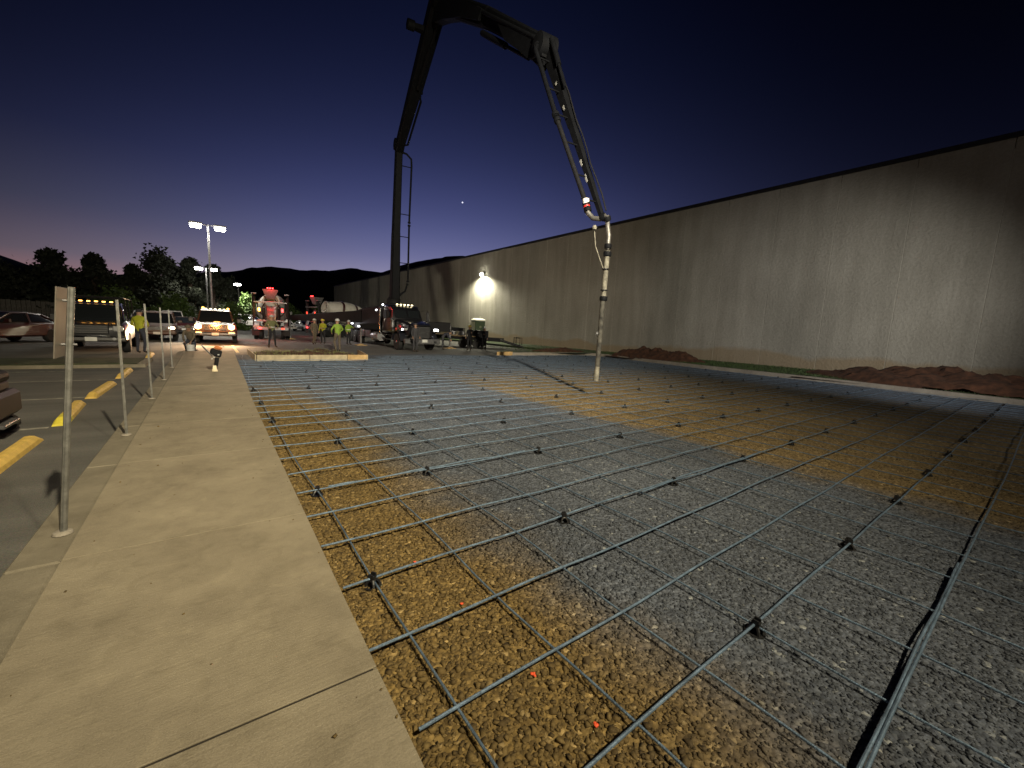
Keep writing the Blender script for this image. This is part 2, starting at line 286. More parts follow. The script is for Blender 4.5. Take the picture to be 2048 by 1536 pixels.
# ------------------------------------------------------------------ mesh builder
class MB:
    def __init__(s, o=(0, 0, 0)): s.v = []; s.f = []; s.mi = []; s.o = Vector(o); s.cur = 0
    def add(s, vs, fs):
        b = len(s.v); s.v += [Vector(v) for v in vs]; s.f += [tuple(i + b for i in f) for f in fs]; s.mi += [s.cur] * len(fs); return s
    def box(s, c, d, rot=None, ch=0.0):
        x, y, z = d[0] / 2, d[1] / 2, d[2] / 2; c = Vector(c)
        mt = rot if isinstance(rot, Matrix) else (Matrix.Rotation(rot, 3, 'Z') if rot else Matrix.Identity(3))
        if ch <= 0:
            P = [(-x, -y, -z), (x, -y, -z), (x, y, -z), (-x, y, -z), (-x, -y, z), (x, -y, z), (x, y, z), (-x, y, z)]
            F = [(0, 3, 2, 1), (4, 5, 6, 7), (0, 1, 5, 4), (1, 2, 6, 5), (2, 3, 7, 6), (3, 0, 4, 7)]
            return s.add([mt @ Vector(p) + c for p in P], F)
        ch = min(ch, x * .9, y * .9, z * .9)
        bm = bmesh.new(); bmesh.ops.create_cube(bm, size=1)
        for v in bm.verts: v.co = Vector((v.co.x * 2 * x, v.co.y * 2 * y, v.co.z * 2 * z))
        bmesh.ops.bevel(bm, geom=list(bm.edges), offset=ch, segments=1, affect='EDGES')
        bm.verts.index_update(); P = [mt @ v.co + c for v in bm.verts]; F = [tuple(v.index for v in f.verts) for f in bm.faces]; bm.free()
        return s.add(P, F)
    def tube(s, pts, r, n=10, cap=True):
        pts = [Vector(p) for p in pts]; rs = r if isinstance(r, (list, tuple)) else [r] * len(pts)
        rings = []; prev = None
        for i, p in enumerate(pts):
            d = (pts[min(i + 1, len(pts) - 1)] - pts[max(i - 1, 0)]).normalized()
            if prev is None:
                a = Vector((0, 0, 1)) if abs(d.z) < .9 else Vector((1, 0, 0)); u = d.cross(a).normalized()
            else: u = (prev - d * prev.dot(d)).normalized()
            prev = u; w = d.cross(u)
            rings.append([p + (u * math.cos(2 * math.pi * k / n) + w * math.sin(2 * math.pi * k / n)) * rs[i] for k in range(n)])
        V = [v for rg in rings for v in rg]; F = []
        for i in range(len(pts) - 1):
            for k in range(n): F.append((i * n + k, i * n + (k + 1) % n, (i + 1) * n + (k + 1) % n, (i + 1) * n + k))
        if cap: F.append(tuple(range(n))[::-1]); F.append(tuple((len(pts) - 1) * n + k for k in range(n)))
        return s.add(V, F)
    def cyl(s, a, b, r, n=16, r2=None): return s.tube([a, b], [r, r if r2 is None else r2], n)
    def ring(s, c, axis, prof, n=24):
        """lathe: prof = [(radius, offset along axis)]"""
        ax = Vector(axis).normalized(); u = ax.cross(Vector((0, 0, 1)) if abs(ax.z) < .9 else Vector((1, 0, 0))).normalized(); w = ax.cross(u); c = Vector(c)
        V = []; F = []
        for (r, h) in prof:
            V += [c + ax * h + (u * math.cos(2 * math.pi * k / n) + w * math.sin(2 * math.pi * k / n)) * r for k in range(n)]
        for i in range(len(prof) - 1):
            for k in range(n): F.append((i * n + k, i * n + (k + 1) % n, (i + 1) * n + (k + 1) % n, (i + 1) * n + k))
        if prof[0][0] > 1e-4: F.append(tuple(range(n))[::-1])
        if prof[-1][0] > 1e-4: F.append(tuple((len(prof) - 1) * n + k for k in range(n)))
        return s.add(V, F)
    def loft(s, secs, cap=True):
        """secs: rings of equal length"""
        n = len(secs[0]); V = [v for rg in secs for v in rg]; F = []
        for i in range(len(secs) - 1):
            for k in range(n): F.append((i * n + k, i * n + (k + 1) % n, (i + 1) * n + (k + 1) % n, (i + 1) * n + k))
        if cap: F.append(tuple(range(n))[::-1]); F.append(tuple((len(secs) - 1) * n + k for k in range(n)))
        return s.add(V, F)
    def beam(s, a, b, wa, ha, wb, hb, side):
        """tapered box beam, side = horizontal width direction"""
        a, b = Vector(a), Vector(b); d = (b - a).normalized(); u = Vector(side).normalized(); u = (u - d * u.dot(d)).normalized(); w = d.cross(u)
        R_ = []
        for p, ww, hh in ((a, wa, ha), (b, wb, hb)):
            c = min(ww, hh) * .12
            R_.append([p + u * x + w * y for x, y in [(-ww/2+c, -hh/2), (ww/2-c, -hh/2), (ww/2, -hh/2+c), (ww/2, hh/2-c), (ww/2-c, hh/2), (-ww/2+c, hh/2), (-ww/2, hh/2-c), (-ww/2, -hh/2+c)]])
        return s.loft(R_)
    def build(s, name, m, parent=None, smooth=False, label=None):
        me = bpy.data.meshes.new(name); o = s.o
        me.from_pydata([tuple(v - o) for v in s.v], [], s.f); 
        for mm in (m if isinstance(m, (list, tuple)) else [m]): me.materials.append(mm)
        if any(s.mi): me.polygons.foreach_set('material_index', s.mi)
        if smooth:
            me.polygons.foreach_set('use_smooth', [True] * len(me.polygons))
            try: me.set_sharp_from_angle(angle=R(38))
            except Exception: pass
        me.update()
        ob = bpy.data.objects.new(name, me); COL.objects.link(ob)
        if parent is not None: ob.parent = parent
        else: ob.location = o
        if label: ob['label'] = label
        return ob
def tag(o, label=None, cat=None, group=None, kind=None):
    if label: o['label'] = label
    if cat: o['category'] = cat
    if group: o['group'] = group
    if kind: o['kind'] = kind
    return o
def thing(name, label, cat, loc, rz=0, group=None):
    e = bpy.data.objects.new(name, None); COL.objects.link(e); e.location = loc; e.rotation_euler = (0, 0, rz); e.empty_display_size = .2
    return tag(e, label, cat, group)
def dup(root, loc=None, rz=None, label=None):
    kids = {}
    for o in list(COL.objects):
        if o.parent is not None: kids.setdefault(o.parent.name, []).append(o)
    def cp(o, par):
        c = o.copy(); COL.objects.link(c); c.parent = par
        for k in kids.get(o.name, []): cp(k, c)
        return c
    c = cp(root, None)
    if loc is not None: c.location = loc
    if rz is not None: c.rotation_euler = (0, 0, rz)
    if label: c['label'] = label
    return c
def lamp_light(name, kind, loc, energy, color, parent=None, target=None, size=.15, spot=None, blend=.6, origin=(0, 0, 0)):
    ld = bpy.data.lights.new(name, kind); ld.energy = energy; ld.color = color
    if kind in ('POINT', 'SPOT'): ld.shadow_soft_size = size
    if kind == 'SPOT': ld.spot_size = spot; ld.spot_blend = blend
    lo = bpy.data.objects.new(name, ld); COL.objects.link(lo); lo.location = Vector(loc) - Vector(origin)
    if target is not None:
        lo.rotation_euler = (Vector(target) - Vector(loc)).to_track_quat('-Z', 'Y').to_euler()
    if parent is not None: lo.parent = parent
    return lo

ZG = -0.17       # lot surface
ZP = -0.15       # gravel pad
# ------------------------------------------------------------------ ground
def sheet(name, poly, z, m, kind='structure', label=None):
    bm = bmesh.new(); f = bm.faces.new([bm.verts.new((x, y, z)) for x, y in poly]); bmesh.ops.triangulate(bm, faces=[f])
    me = bpy.data.meshes.new(name); bm.to_mesh(me); bm.free(); me.materials.append(m)
    if me.polygons and me.polygons[0].normal.z < 0: me.flip_normals()
    o = bpy.data.objects.new(name, me); COL.objects.link(o); tag(o, label, None, None, kind); return o
sheet('asphalt_lot', [(-900, -300), (900, -300), (900, 1200), (-900, 1200)], ZG, asphalt)
pad_poly = [(.5, -8), (21.2, -8), (20.6, .4), (21.3, 5), (21.6, 11.5), (22.3, 16), (22.6, 20.2), (22.0, 21.0), (14.4, 20.7), (13, 20.9), (10.7, 22.4), (8.2, 22.2), (6.5, 21.2), (5.75, 18.5), (1.42, 18.5), (1.46, 21.9), (.5, 21.9)]
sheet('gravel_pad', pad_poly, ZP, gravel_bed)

# gravel stones (loose crushed stone, nobody could count it)
def rocks(name, n, xr, yr, size, m, dens, zb=ZP, inside=None):
    V0 = np.array([(-1, -1, -1), (1, -1, -1), (1, 1, -1), (-1, 1, -1), (-1, -1, 1), (1, -1, 1), (1, 1, 1), (-1, 1, 1)], float) * .72
    F0 = np.array([(0, 2, 1), (0, 3, 2), (4, 5, 6), (4, 6, 7), (0, 1, 5), (0, 5, 4), (1, 2, 6), (1, 6, 5), (2, 3, 7), (2, 7, 6), (3, 0, 4), (3, 4, 7)])
    rng = np.random.RandomState(5)
    xs = rng.uniform(*xr, n * 2); ys = rng.uniform(*yr, n * 2); keep = rng.rand(n * 2) < dens(xs, ys)
    xs, ys = xs[keep][:n], ys[keep][:n]; k = len(xs)
    sc = size * (0.45 + rng.gamma(2.2, .32, k)); sc = np.clip(sc, size * .45, size * 2.6) * np.where(xs + .35 * np.sin(ys * 2.3) + rng.normal(0, .25, k) < 1.9, 1.0, .66)
    S = np.stack([rng.uniform(.65, 1.25, k), rng.uniform(.65, 1.25, k), rng.uniform(.4, .8, k)], 1) * sc[:, None]
    V = (V0[None] + rng.uniform(-.42, .42, (k, len(V0), 3))) * S[:, None, :]
    a = rng.uniform(0, 6.28, k); tx = rng.uniform(-.5, .5, k)
    ca, sa, ct, st_ = np.cos(a)[:, None], np.sin(a)[:, None], np.cos(tx)[:, None], np.sin(tx)[:, None]
    x, y, z = V[..., 0], V[..., 1], V[..., 2]
    y, z = y * ct - z * st_, y * st_ + z * ct
    x, y = x * ca - y * sa, x * sa + y * ca
    V = np.stack([x + xs[:, None], y + ys[:, None], z + zb + (S[:, 2] * .35)[:, None]], -1)
    F = (F0[None] + (np.arange(k) * len(V0))[:, None, None]).reshape(-1, 3)
    me = bpy.data.meshes.new(name); me.vertices.add(k * len(V0)); me.vertices.foreach_set('co', V.reshape(-1))
    me.loops.add(len(F) * 3); me.loops.foreach_set('vertex_index', F.reshape(-1)); me.polygons.add(len(F))
    me.polygons.foreach_set('loop_start', np.arange(len(F)) * 3); me.polygons.foreach_set('loop_total', np.full(len(F), 3)); me.update(calc_edges=True)
    me.materials.append(m); o = bpy.data.objects.new(name, me); COL.objects.link(o); return o
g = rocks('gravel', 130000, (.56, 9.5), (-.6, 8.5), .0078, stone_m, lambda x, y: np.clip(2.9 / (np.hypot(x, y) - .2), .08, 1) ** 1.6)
tag(g, 'loose crushed stone gravel, blue grey with ochre bands, under the rebar grid', 'gravel', None, 'stuff')

# ------------------------------------------------------------------ sidewalk with slabs and kerb
def edge_x(y): return .545 + .10 * max(0, min(1, (y - 1) / 10)) + .22 * max(0, (y - 9) / 11)
sw = MB()
sw.loft([[(-1.02, y_, ZG - .05), (-1.02, y_, -.07), (edge_x(y_) - .03, y_, -.07), (edge_x(y_) - .03, y_, ZG - .05)] for y_ in (-5.9, 1, 5, 9, 11, 14, 18, 21.9)])
joint_m = mat('joint_dirt', (.025, .02, .014), .95, 0, .3)
swo = tag(sw.build('sidewalk', slab_m), None, None, None, 'structure')
ys = [-5.8, -3.9, -2.05, -.2, 1.66, 3.47, 5.55, 7.4, 9.3, 11.15, 13.0, 14.85, 16.7, 18.55, 20.3, 21.9]
for i in range(len(ys) - 1):
    y0, y1 = ys[i] + .0055, ys[i + 1] - .0055; xa, xb = -.79, edge_x(y0); xc = edge_x(y1); zt = random.uniform(-.003, .002)
    skew = .05
    mb = MB(); c = .002
    bot = [(xa, y0 + skew, -.069), (xb, y0, -.069), (xc, y1, -.069), (xa, y1 + skew, -.069)]
    mid = [(x, y, zt - c) for x, y, _ in bot]; top = [(xa + c, y0 + skew + c, zt), (xb - c, y0 + c, zt), (xc - c, y1 - c, zt), (xa + c, y1 + skew - c, zt)]
    mb.loft([bot, mid, top]); mb.build('slab', slab_m, swo)
    mb = MB(); mb.box(((xa + xb) / 2 - .01, y0 - .0055 + skew / 2, -.006 - .03), (xb - xa - .012, .0115, .06), math.atan2(-skew, xb - xa)); mb.build('joint_dirt', joint_m, swo)
    mb = MB(); mb.box((-.915, (y0 + y1) / 2 + skew, -.019 / 2 - .076 + zt), (.236, y1 - y0 - .004, .17 - .018 + .002), ch=.012); mb.build('kerb_section', kerb_l, swo)

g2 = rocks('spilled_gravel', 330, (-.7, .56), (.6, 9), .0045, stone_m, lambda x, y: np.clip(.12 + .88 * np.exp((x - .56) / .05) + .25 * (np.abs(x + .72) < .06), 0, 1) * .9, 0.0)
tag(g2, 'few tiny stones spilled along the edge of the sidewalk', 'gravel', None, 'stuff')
# ------------------------------------------------------------------ right hand kerb, turf and soil
def ribbon(name, pts, w, z0, z1, m, **k):
    mb = MB(); secs = []
    for i, p in enumerate(pts):
        p = Vector((*p, 0)); a = Vector((*pts[max(i - 1, 0)], 0)); b = Vector((*pts[min(i + 1, len(pts) - 1)], 0)); d = (b - a).normalized(); nrm = Vector((-d.y, d.x, 0))
        q = p + nrm * w; c = .015
        secs.append([(p.x, p.y, z0), (p.x, p.y, z1 - c), (p.x + nrm.x * c, p.y + nrm.y * c, z1), (q.x - nrm.x * c, q.y - nrm.y * c, z1), (q.x, q.y, z1 - c), (q.x, q.y, z0)])
    mb.loft(secs); return mb.build(name, m, **k)
kp = [(20.1, -8), (20.3, -4), (20.7, .4), (21.05, 2.7), (21.35, 5), (21.5, 8.3), (21.65, 11.5), (21.95, 14), (22.35, 16.5), (22.75, 19), (22.65, 20.2), (22.2, 20.85), (21.5, 21.05), (19.5, 21.0), (17.5, 20.95), (15.6, 20.85)]
kp2 = []
for a, b in zip(kp[:-1], kp[1:]):
    for t in range(4): kp2.append((a[0] + (b[0] - a[0]) * t / 4, a[1] + (b[1] - a[1]) * t / 4))
kp2.append(kp[-1])
tag(ribbon('kerb', kp2[::-1], .32, ZG - .05, .03, kerb_m), None, None, None, 'structure')
def fbm(x, y, s=1.0): return mnoise.fractal(Vector((x * s, y * s, 3.3)), 1.0, 2.0, 5)
def terrain(name, x0, x1, y0, y1, nx, ny, zf, m):
    mb = MB(); V = [(x0 + (x1 - x0) * i / nx, y0 + (y1 - y0) * j / ny) for j in range(ny + 1) for i in range(nx + 1)]
    mb.add([(x, y, zf(x, y)) for x, y in V], [(j * (nx + 1) + i, j * (nx + 1) + i + 1, (j + 1) * (nx + 1) + i + 1, (j + 1) * (nx + 1) + i) for j in range(ny) for i in range(nx)])
    return mb.build(name, m, smooth=True)
def kx(y):
    P = [(-8, 20.1), (.4, 20.7), (5, 21.35), (11.5, 21.65), (16.5, 22.35), (19, 22.75), (20.2, 22.7)]
    for a, b in zip(P[:-1], P[1:]):
        if y <= b[0]: return a[1] + (b[1] - a[1]) * max(0, (y - a[0])) / (b[0] - a[0])
    return 22.7
def turf_z(x, y):
    e = x - kx(y); return .005 + .045 * max(0, min(4, e)) + .02 * fbm(x, y, .8)
mb = MB(); nx, ny = 12, 120; V = []; F = []
for j in range(ny + 1):
    y = -8 + 110 * j / ny; x0 = kx(y) + .3 if y < 20.8 else (15.7 if y < 23.3 else 22.4)
    for i in range(nx + 1):
        x = x0 + (25.02 - x0) * i / nx; V.append((x, y, turf_z(max(x, kx(y)), y)))
F = [(j * (nx + 1) + i, j * (nx + 1) + i + 1, (j + 1) * (nx + 1) + i + 1, (j + 1) * (nx + 1) + i) for j in range(ny) for i in range(nx)]
mb.add(V, F); tag(mb.build('lawn', grass_m, smooth=True), None, None, None, 'structure')
# grass blades on the strip
def blades(name, pts, h, m, label):
    mb = MB()
    for (x, y, z) in pts:
        a = random.uniform(0, 6.28); l = h * random.uniform(.5, 1.3); w = .012
        dx, dy = math.cos(a), math.sin(a); lean = random.uniform(.1, .5) * l; la = random.uniform(0, 6.28)
        mb.add([(x - dx * w, y - dy * w, z - .01), (x + dx * w, y + dy * w, z - .01), (x + math.cos(la) * lean, y + math.sin(la) * lean, z + l)], [(0, 1, 2)])
    return tag(mb.build(name, m), label, 'grass', None, 'stuff')
pts = []
for i in range(16000):
    y = random.uniform(-2, 30) if i % 3 else random.uniform(3, 18); x = random.uniform(kx(y) + .3, 24.9); 
    if y > 21 : x = random.uniform(18, 24.9)
    pts.append((x, y, turf_z(x, y)))
blades('grass', pts, .075, blade_m, 'short green grass between the kerb and the big concrete wall')
def mound(name, cx, cy, rx, ry, h, label, rz=0, seed=0, lump=.5, n=80, base=None):
    mb = MB((cx, cy, 0)); V = []; n2 = n
    ca, sa = math.cos(rz), math.sin(rz)
    for j in range(n + 1):
        for i in range(n + 1):
            u, v = -1 + 2 * i / n, -1 + 2 * j / n; r = math.hypot(u, v) * (1 + .25 * mnoise.noise(Vector((u * 1.8, v * 1.8, seed))))
            fall = max(0, 1 - r * r) ** .8 if r < 1 else 0
            x, y = u * rx, v * ry; X, Y = cx + x * ca - y * sa, cy + x * sa + y * ca
            zb = base(X, Y) if base else ZG
            z = zb - .04 + fall * h * (1 + lump * mnoise.fractal(Vector((X * 1.1, Y * 1.1, seed)), 1, 2.1, 4)) + (fall > 0) * .07 * mnoise.fractal(Vector((X * 4.5, Y * 4.5, seed)), 1, 2, 4)
            V.append((X, Y, z))
    mb.add(V, [(j * (n + 1) + i, j * (n + 1) + i + 1, (j + 1) * (n + 1) + i + 1, (j + 1) * (n + 1) + i) for j in range(n) for i in range(n)])
    return tag(mb.build(name, soil_m, smooth=True), label, 'soil mound')
mound('soil_mound', 23.35, 15.6, 1.1, 3.6, .62, 'red clay mound beside the kerb, behind the hanging hose end', 0, 3, base=turf_z)
mound('soil_mound', 22.9, 1.6, 1.6, 5.6, .62, 'long dark red clay mound along the wall at the right edge of the photo', 0, 8, base=turf_z)
mound('soil_mound', 21.0, 22.3, 2.6, .9, .28, 'low red clay mound behind the kerb beside the trailer ramp', 0, 5, base=lambda x, y: 0.0)

# ------------------------------------------------------------------ soil island with form boards
ib = MB((3.5, 20, 0)); V = []; nx, ny = 40, 26
def isl_z(x, y):
    u, v = (x - 3.55) / 2.05, (y - 20.4) / 1.75; r = max(abs(u), abs(v)); f_ = max(0, 1 - max(0, r) ** 4)
    return -.10 + .30 * f_ * (.6 + .6 * fbm(x, y, .8)) + .03 * fbm(x, y, 4)
for j in range(ny + 1):
    for i in range(nx + 1):
        x, y = 1.52 + 4.1 * i / nx, 18.65 + 3.5 * j / ny; V.append((x, y, isl_z(x, y)))
ib.add(V, [(j * (nx + 1) + i, j * (nx + 1) + i + 1, (j + 1) * (nx + 1) + i + 1, (j + 1) * (nx + 1) + i) for j in range(ny) for i in range(nx)])
isl = tag(ib.build('soil_bed', soil_m, smooth=True), 'low bed of red soil framed by boards between the sidewalk and the pump truck', 'soil bed')
pts = [(x, y, isl_z(x, y)) for x, y in [(random.uniform(1.6, 5.5), random.uniform(18.8, 22)) for _ in range(900)]]
blades('grass', pts, .09, mat('dry_grass', (.13, .13, .045), .8, 0, .3), 'sparse dry weeds growing on the framed soil bed')
for (a, b, lb) in [((1.50, 18.5), (3.35, 18.48), 'pale form board at the left half of the soil bed front'), ((3.37, 18.48), (4.85, 18.5), 'pale form board at the middle of the soil bed front'), ((4.87, 18.51), (5.72, 18.52), 'bright yellow end board at the right of the soil bed front'),
                   ((1.46, 18.6), (1.44, 22.1), 'form board on the left side of the soil bed'), ((5.75, 18.6), (6.3, 22.0), 'form board on the right side of the soil bed'),
                   ((14.3, 20.75), (15.55, 20.82), 'orange lit form board between the trailer workers and the white kerb')]:
    a, b = Vector((*a, 0)), Vector((*b, 0)); d = b - a; mb = MB((a + b) / 2)
    mb.box((a + b) / 2 + Vector((0, 0, -.03)), (d.length, .045, .25), math.atan2(d.y, d.x), .006)
    w_ = wood if 'yellow' in lb or 'orange' in lb else mat('pale_lumber', (.36, .30, .19), .8, 0, .2, 5, .3, 40)
    tag(mb.build('form_board', w_), lb, 'board', 'form boards round the pour')

# painted lines on the lot
def stripe(x0, y0, x1, y1, w, m, label):
    d = Vector((x1 - x0, y1 - y0, 0)); n_ = Vector((-d.y, d.x, 0)).normalized() * w / 2; a, b = Vector((x0, y0, ZG + .004)), Vector((x1, y1, ZG + .004))
    mb = MB(); mb.add([a - n_, b - n_, b + n_, a + n_], [(0, 1, 2, 3)]); return tag(mb.build('parking_line', m), None, None, None, 'structure')
stripe(1.15, 29.2, 1.12, 23.2, .13, paint_y, '')
for k, (x0, x1, y) in enumerate([(1.6, 3.2, 35), (1.9, 5.2, 44), (1.5, 6, 52), (-9, -3, 16.2), (-9, -1.9, 11.3), (-9, -1.9, 8.55), (-9, -1.9, 5.8), (-9, -1.9, 14.05)]):
    stripe(x0, y, x1, y, .11, paint_w, '')
stripe(1.75, 23.3, 1.35, 22.2, .09, paint_w, '')
# dark turf verge across the lot on the left
terr = tag(ribbon('verge_kerb', [(-60, 17.0), (-1.6, 17.0)], 2.3, ZG - .02, ZG + .10, kerb_l), None, None, None, 'structure')
mb = MB(); mb.box((-30.8, 18.1, ZG + .11), (58, 2.1, .03)); tag(mb.build('verge', mat('dark_turf', (.03, .04, .014), .95, 0, .4, 3, .6, 40)), None, None, None, 'structure')

# ------------------------------------------------------------------ the big precast building
bld = thing('warehouse_building', 'long windowless grey precast concrete building wall filling the right side', 'building', (25, 48, 0))
XW, HW = 25.0, 9.62; pw = 2.68; y = -9.0 + .38
proto = None; k = 0
def panel_mesh(w):
    mb = MB(); c = .012; x0, x1 = 0.0, .2
    b = [(x1, -w/2, -.3), (c, -w/2, -.3), (x0, -w/2 + c, -.3), (x0, w/2 - c, -.3), (c, w/2, -.3), (x1, w/2, -.3)]
    t = [(p[0], p[1], HW) for p in b]; mb.loft([b, t]); return mb
while y < 106.5:
    if proto is None: o = panel_mesh(pw - .016).build('wall_panel', wall_m, bld); proto = o
    else: o = proto.copy(); COL.objects.link(o); o.parent = bld
    o.location = (XW - 25 + random.uniform(-.004, .004), y + pw / 2 - 48, 0); o['kind'] = 'structure' if False else o.get('kind', '') or 'part'
    del o['kind']
    y += pw
yend = y
mb = MB((25, 48, 0)); mb.box((25.016 + 18, (yend - 9) / 2, HW / 2 - .2), (36, yend + 8.6, HW - .4)); mb.build('joint_sealant', mat('pale_sealant', (.38, .36, .31), .7, 0, .15, 3), bld)
mb = MB((25, 48, 0)); mb.box((25.07, (yend - 9) / 2, HW + .09), (.30, yend + 9.2, .20), ch=.02); mb.build('coping', mat('dark_coping_metal', (.03, .03, .035), .5, .5, .1), bld)
mb = MB((25, 48, 0)); mb.box((43.2, (yend - 9) / 2, HW + .03), (35.5, yend + 8.9, .1)); mb.build('roof', steel_d, bld)
# wall pack light
wp = thing('wall_light', 'bright wall pack lamp high on the concrete wall above the portable toilet', 'wall light', (24.9, 39.4, 7.35))
mb = MB((24.9, 39.4, 7.35)); mb.box((24.88, 39.4, 7.40), (.22, .5, .34), ch=.03); mb.build('housing', steel_g, wp)
mb = MB((24.9, 39.4, 7.35)); mb.box((24.70, 39.4, 7.33), (.16, .44, .26), Matrix.Rotation(R(-25), 3, 'Y'), .03); mb.build('lens', lens_wall, wp)
lamp_light('lamp_bulb', 'SPOT', (24.3, 39.4, 7.3), 4200, (1.0, .95, .72), wp, (24.35, 39.4, 0), .12, R(158), .55, (24.9, 39.4, 7.35))

# ------------------------------------------------------------------ rebar grid
LX = [.79, 1.40, 1.95, 2.50, 3.02, 3.62, 4.24]
while LX[-1] < 20.3: LX.append(LX[-1] + .572)
CY = [-1.46, -.88, -.32, .23, .85, 1.35, 1.88, 2.46, 3.0, 3.57, 4.14]
while CY[-1] < 20.0: CY.append(CY[-1] + .567)
ordn = lambda n: str(n) + ('th' if 10 <= n % 100 <= 20 else {1: 'st', 2: 'nd', 3: 'rd'}.get(n % 10, 'th'))
def bar(name, pts, r, label, group, n=8):
    mb = MB(pts[0]); mb.tube(pts, r, n); return tag(mb.build(name, rebar_m, smooth=True), label, 'rebar', group)
RB = .0078
def sagz(t, ph): return -.007 * (1 - math.cos(2 * math.pi * (t / 1.7 + ph))) + .006 * math.sin(t * 1.3 + ph * 9)
for i, x in enumerate(LX):
    y1 = 20.6 if x > 6 else (21.2 if x < 1.5 else 18.2)
    if x > 5.7 and x < 6.6: y1 = 20.2
    ph = random.random(); pts = []; yy = -2.4
    amp = .012 if i > 2 else .018
    while yy <= y1:
        dx = amp * math.sin(yy * .8 + i * 2.1) + amp * .6 * math.sin(yy * 2.1 + i)
        if i < 2 and yy > 9: dx += .36 * ((yy - 9) / 12) ** 1.4 + .04 * math.sin(yy * 1.9)
        pts.append((x + dx, yy, ZP + .052 + sagz(yy, ph))); yy += .35
    bar('rebar', pts, RB * .84, f'long rebar running away from the camera, {ordn(i + 1)} from the sidewalk edge', 'lengthwise rebar of the grid')
for j, y in enumerate(CY):
    x = .575 if y < 12 else .60 + .35 * max(0, (y - 9) / 11) ** 1.3; x1 = kx(y) - .35; ph = random.random(); pts = []
    if y > 18.45: x = 6.4 if y < 20 else 7
    slope = random.uniform(-.004, .004)
    x = x + random.uniform(0, .05)
    while x <= x1:
        pts.append((x, y + .010 * math.sin(x * .7 + j * 1.7) + slope * x, ZP + .070 + sagz(x, ph))); x += .35
    bar('rebar', pts, RB, f'crosswise rebar, {ordn(j + 1)} row from the camera, reaching from sidewalk to right kerb', 'crosswise rebar of the grid')
# lap splices: a second bar tied beside the first
for (y, x0, x1, nm) in [(.252, 1.2, 4.6, 'second bar spliced beside the crosswise rebar nearest the camera at lower right'), (4.17, .9, 3.4, 'short lap bar tied to the crosswise rebar right of the first sign post'), (2.43, 3.6, 7.2, 'lap bar tied along the crosswise rebar in the middle foreground')]:
    bar('rebar', [(x0 + (x1 - x0) * t / 14, y + .004 * math.sin(t), ZP + .068 + sagz(x0 + t * .4, .3)) for t in range(15)], RB, nm, 'lap bars')
for (x, y0, y1, nm) in [(1.965, 4.6, 7.2, 'lap bar tied along the third long rebar beside the ochre band')]:
    bar('rebar', [(x + .004 * math.sin(t), y0 + (y1 - y0) * t / 10, ZP + .052 + sagz(y0 + t * .3, .3)) for t in range(11)], RB, nm, 'lap bars')

# plastic bar chairs
def chair_mesh():
    mb = MB(); 
    for k in range(4):
        a = math.pi / 4 + k * math.pi / 2; c, s_ = math.cos(a), math.sin(a)
        mb.tube([(c * .042, s_ * .042, 0), (c * .030, s_ * .030, .028), (c * .013, s_ * .013, .050)], [.009, .008, .009], 6)
    mb.ring((0, 0, .004), (0, 0, 1), [(.050, -.003), (.050, .003), (.036, .003), (.036, -.003)], 14)
    mb.ring((0, 0, .036), (0, 0, 1), [(.020, 0), (.021, .008), (.014, .016), (.005, .017)], 10)
    for s_ in (-1, 1): mb.box((s_ * .014, 0, .068), (.008, .030, .036)); 
    for s_ in (-1, 1): mb.box((0, s_ * .016, .060), (.030, .007, .022))
    return mb
ch0 = None; rows = [CY.index(c) for c in CY if abs((c - .85) % 1.7 - 0) < .001] 
cpos = []
rowY = [CY[4], CY[7], CY[10]] + [CY[k] for k in range(13, len(CY), 3)]
near_lab = {(0, 0): 'black plastic bar chair nearest the bottom right, under the crossing in the right foreground', (0, 1): 'black bar chair on the nearest chair row, second from the left', (0, 2): 'black bar chair on the nearest chair row, third from the left', (0, 3): 'black bar chair on the nearest chair row, fourth from the left',
            (1, 0): 'black bar chair beside the sidewalk in the ochre gravel, nearest to the camera', (1, 1): 'black bar chair in the centre foreground on blue grey gravel', (1, 2): 'black bar chair right of the centre foreground one, same cross bar',
            (2, 0): 'black bar chair at the first long bar, second nearest along the sidewalk'}
rx = {0: [2.50, 4.24, 5.95, 7.67, 9.39, 11.1], 1: [.79, 2.50, 4.24, 5.95, 7.67, 9.39, 11.1], 2: [.79, 1.95, 3.62, 5.39, 7.1, 8.9, 10.7], 3: [1.40, 2.50, 4.24, 5.95, 7.67, 9.4], 4: [.79, 1.95, 3.62, 5.39], 5: [.79, 2.50, 4.24, 5.95], 6: [.79, 1.95, 3.62, 5.39], 7: [2.50, 4.24, 5.95]}
for r_i, y in enumerate(rowY):
    X = list(rx.get(r_i, [1.4 + .57 * (r_i % 3)])); 
    if y > 18.3: X = [7.1]
    while X[-1] < 19.2: X.append(X[-1] + 1.716)
    for c_i, x in enumerate(X):
        lab = near_lab.get((r_i, c_i), f'black bar chair, {ordn(c_i + 1)} from the sidewalk in the {ordn(r_i + 1)} chair row from the camera')
        xx = min(LX, key=lambda q: abs(q - x))
        if ch0 is None:
            ch0 = chair_mesh().build('bar_chair', black_pl); o = ch0; tag(o, lab, 'bar chair', 'plastic chairs holding up the rebar grid')
        else: o = ch0.copy(); COL.objects.link(o); o['label'] = lab
        o.location = (xx, y, ZP + .004); o.rotation_euler = (random.uniform(-.06, .06), random.uniform(-.06, .06), random.uniform(0, 1.5))
        o.scale = (1.15, 1.15, 1.0)
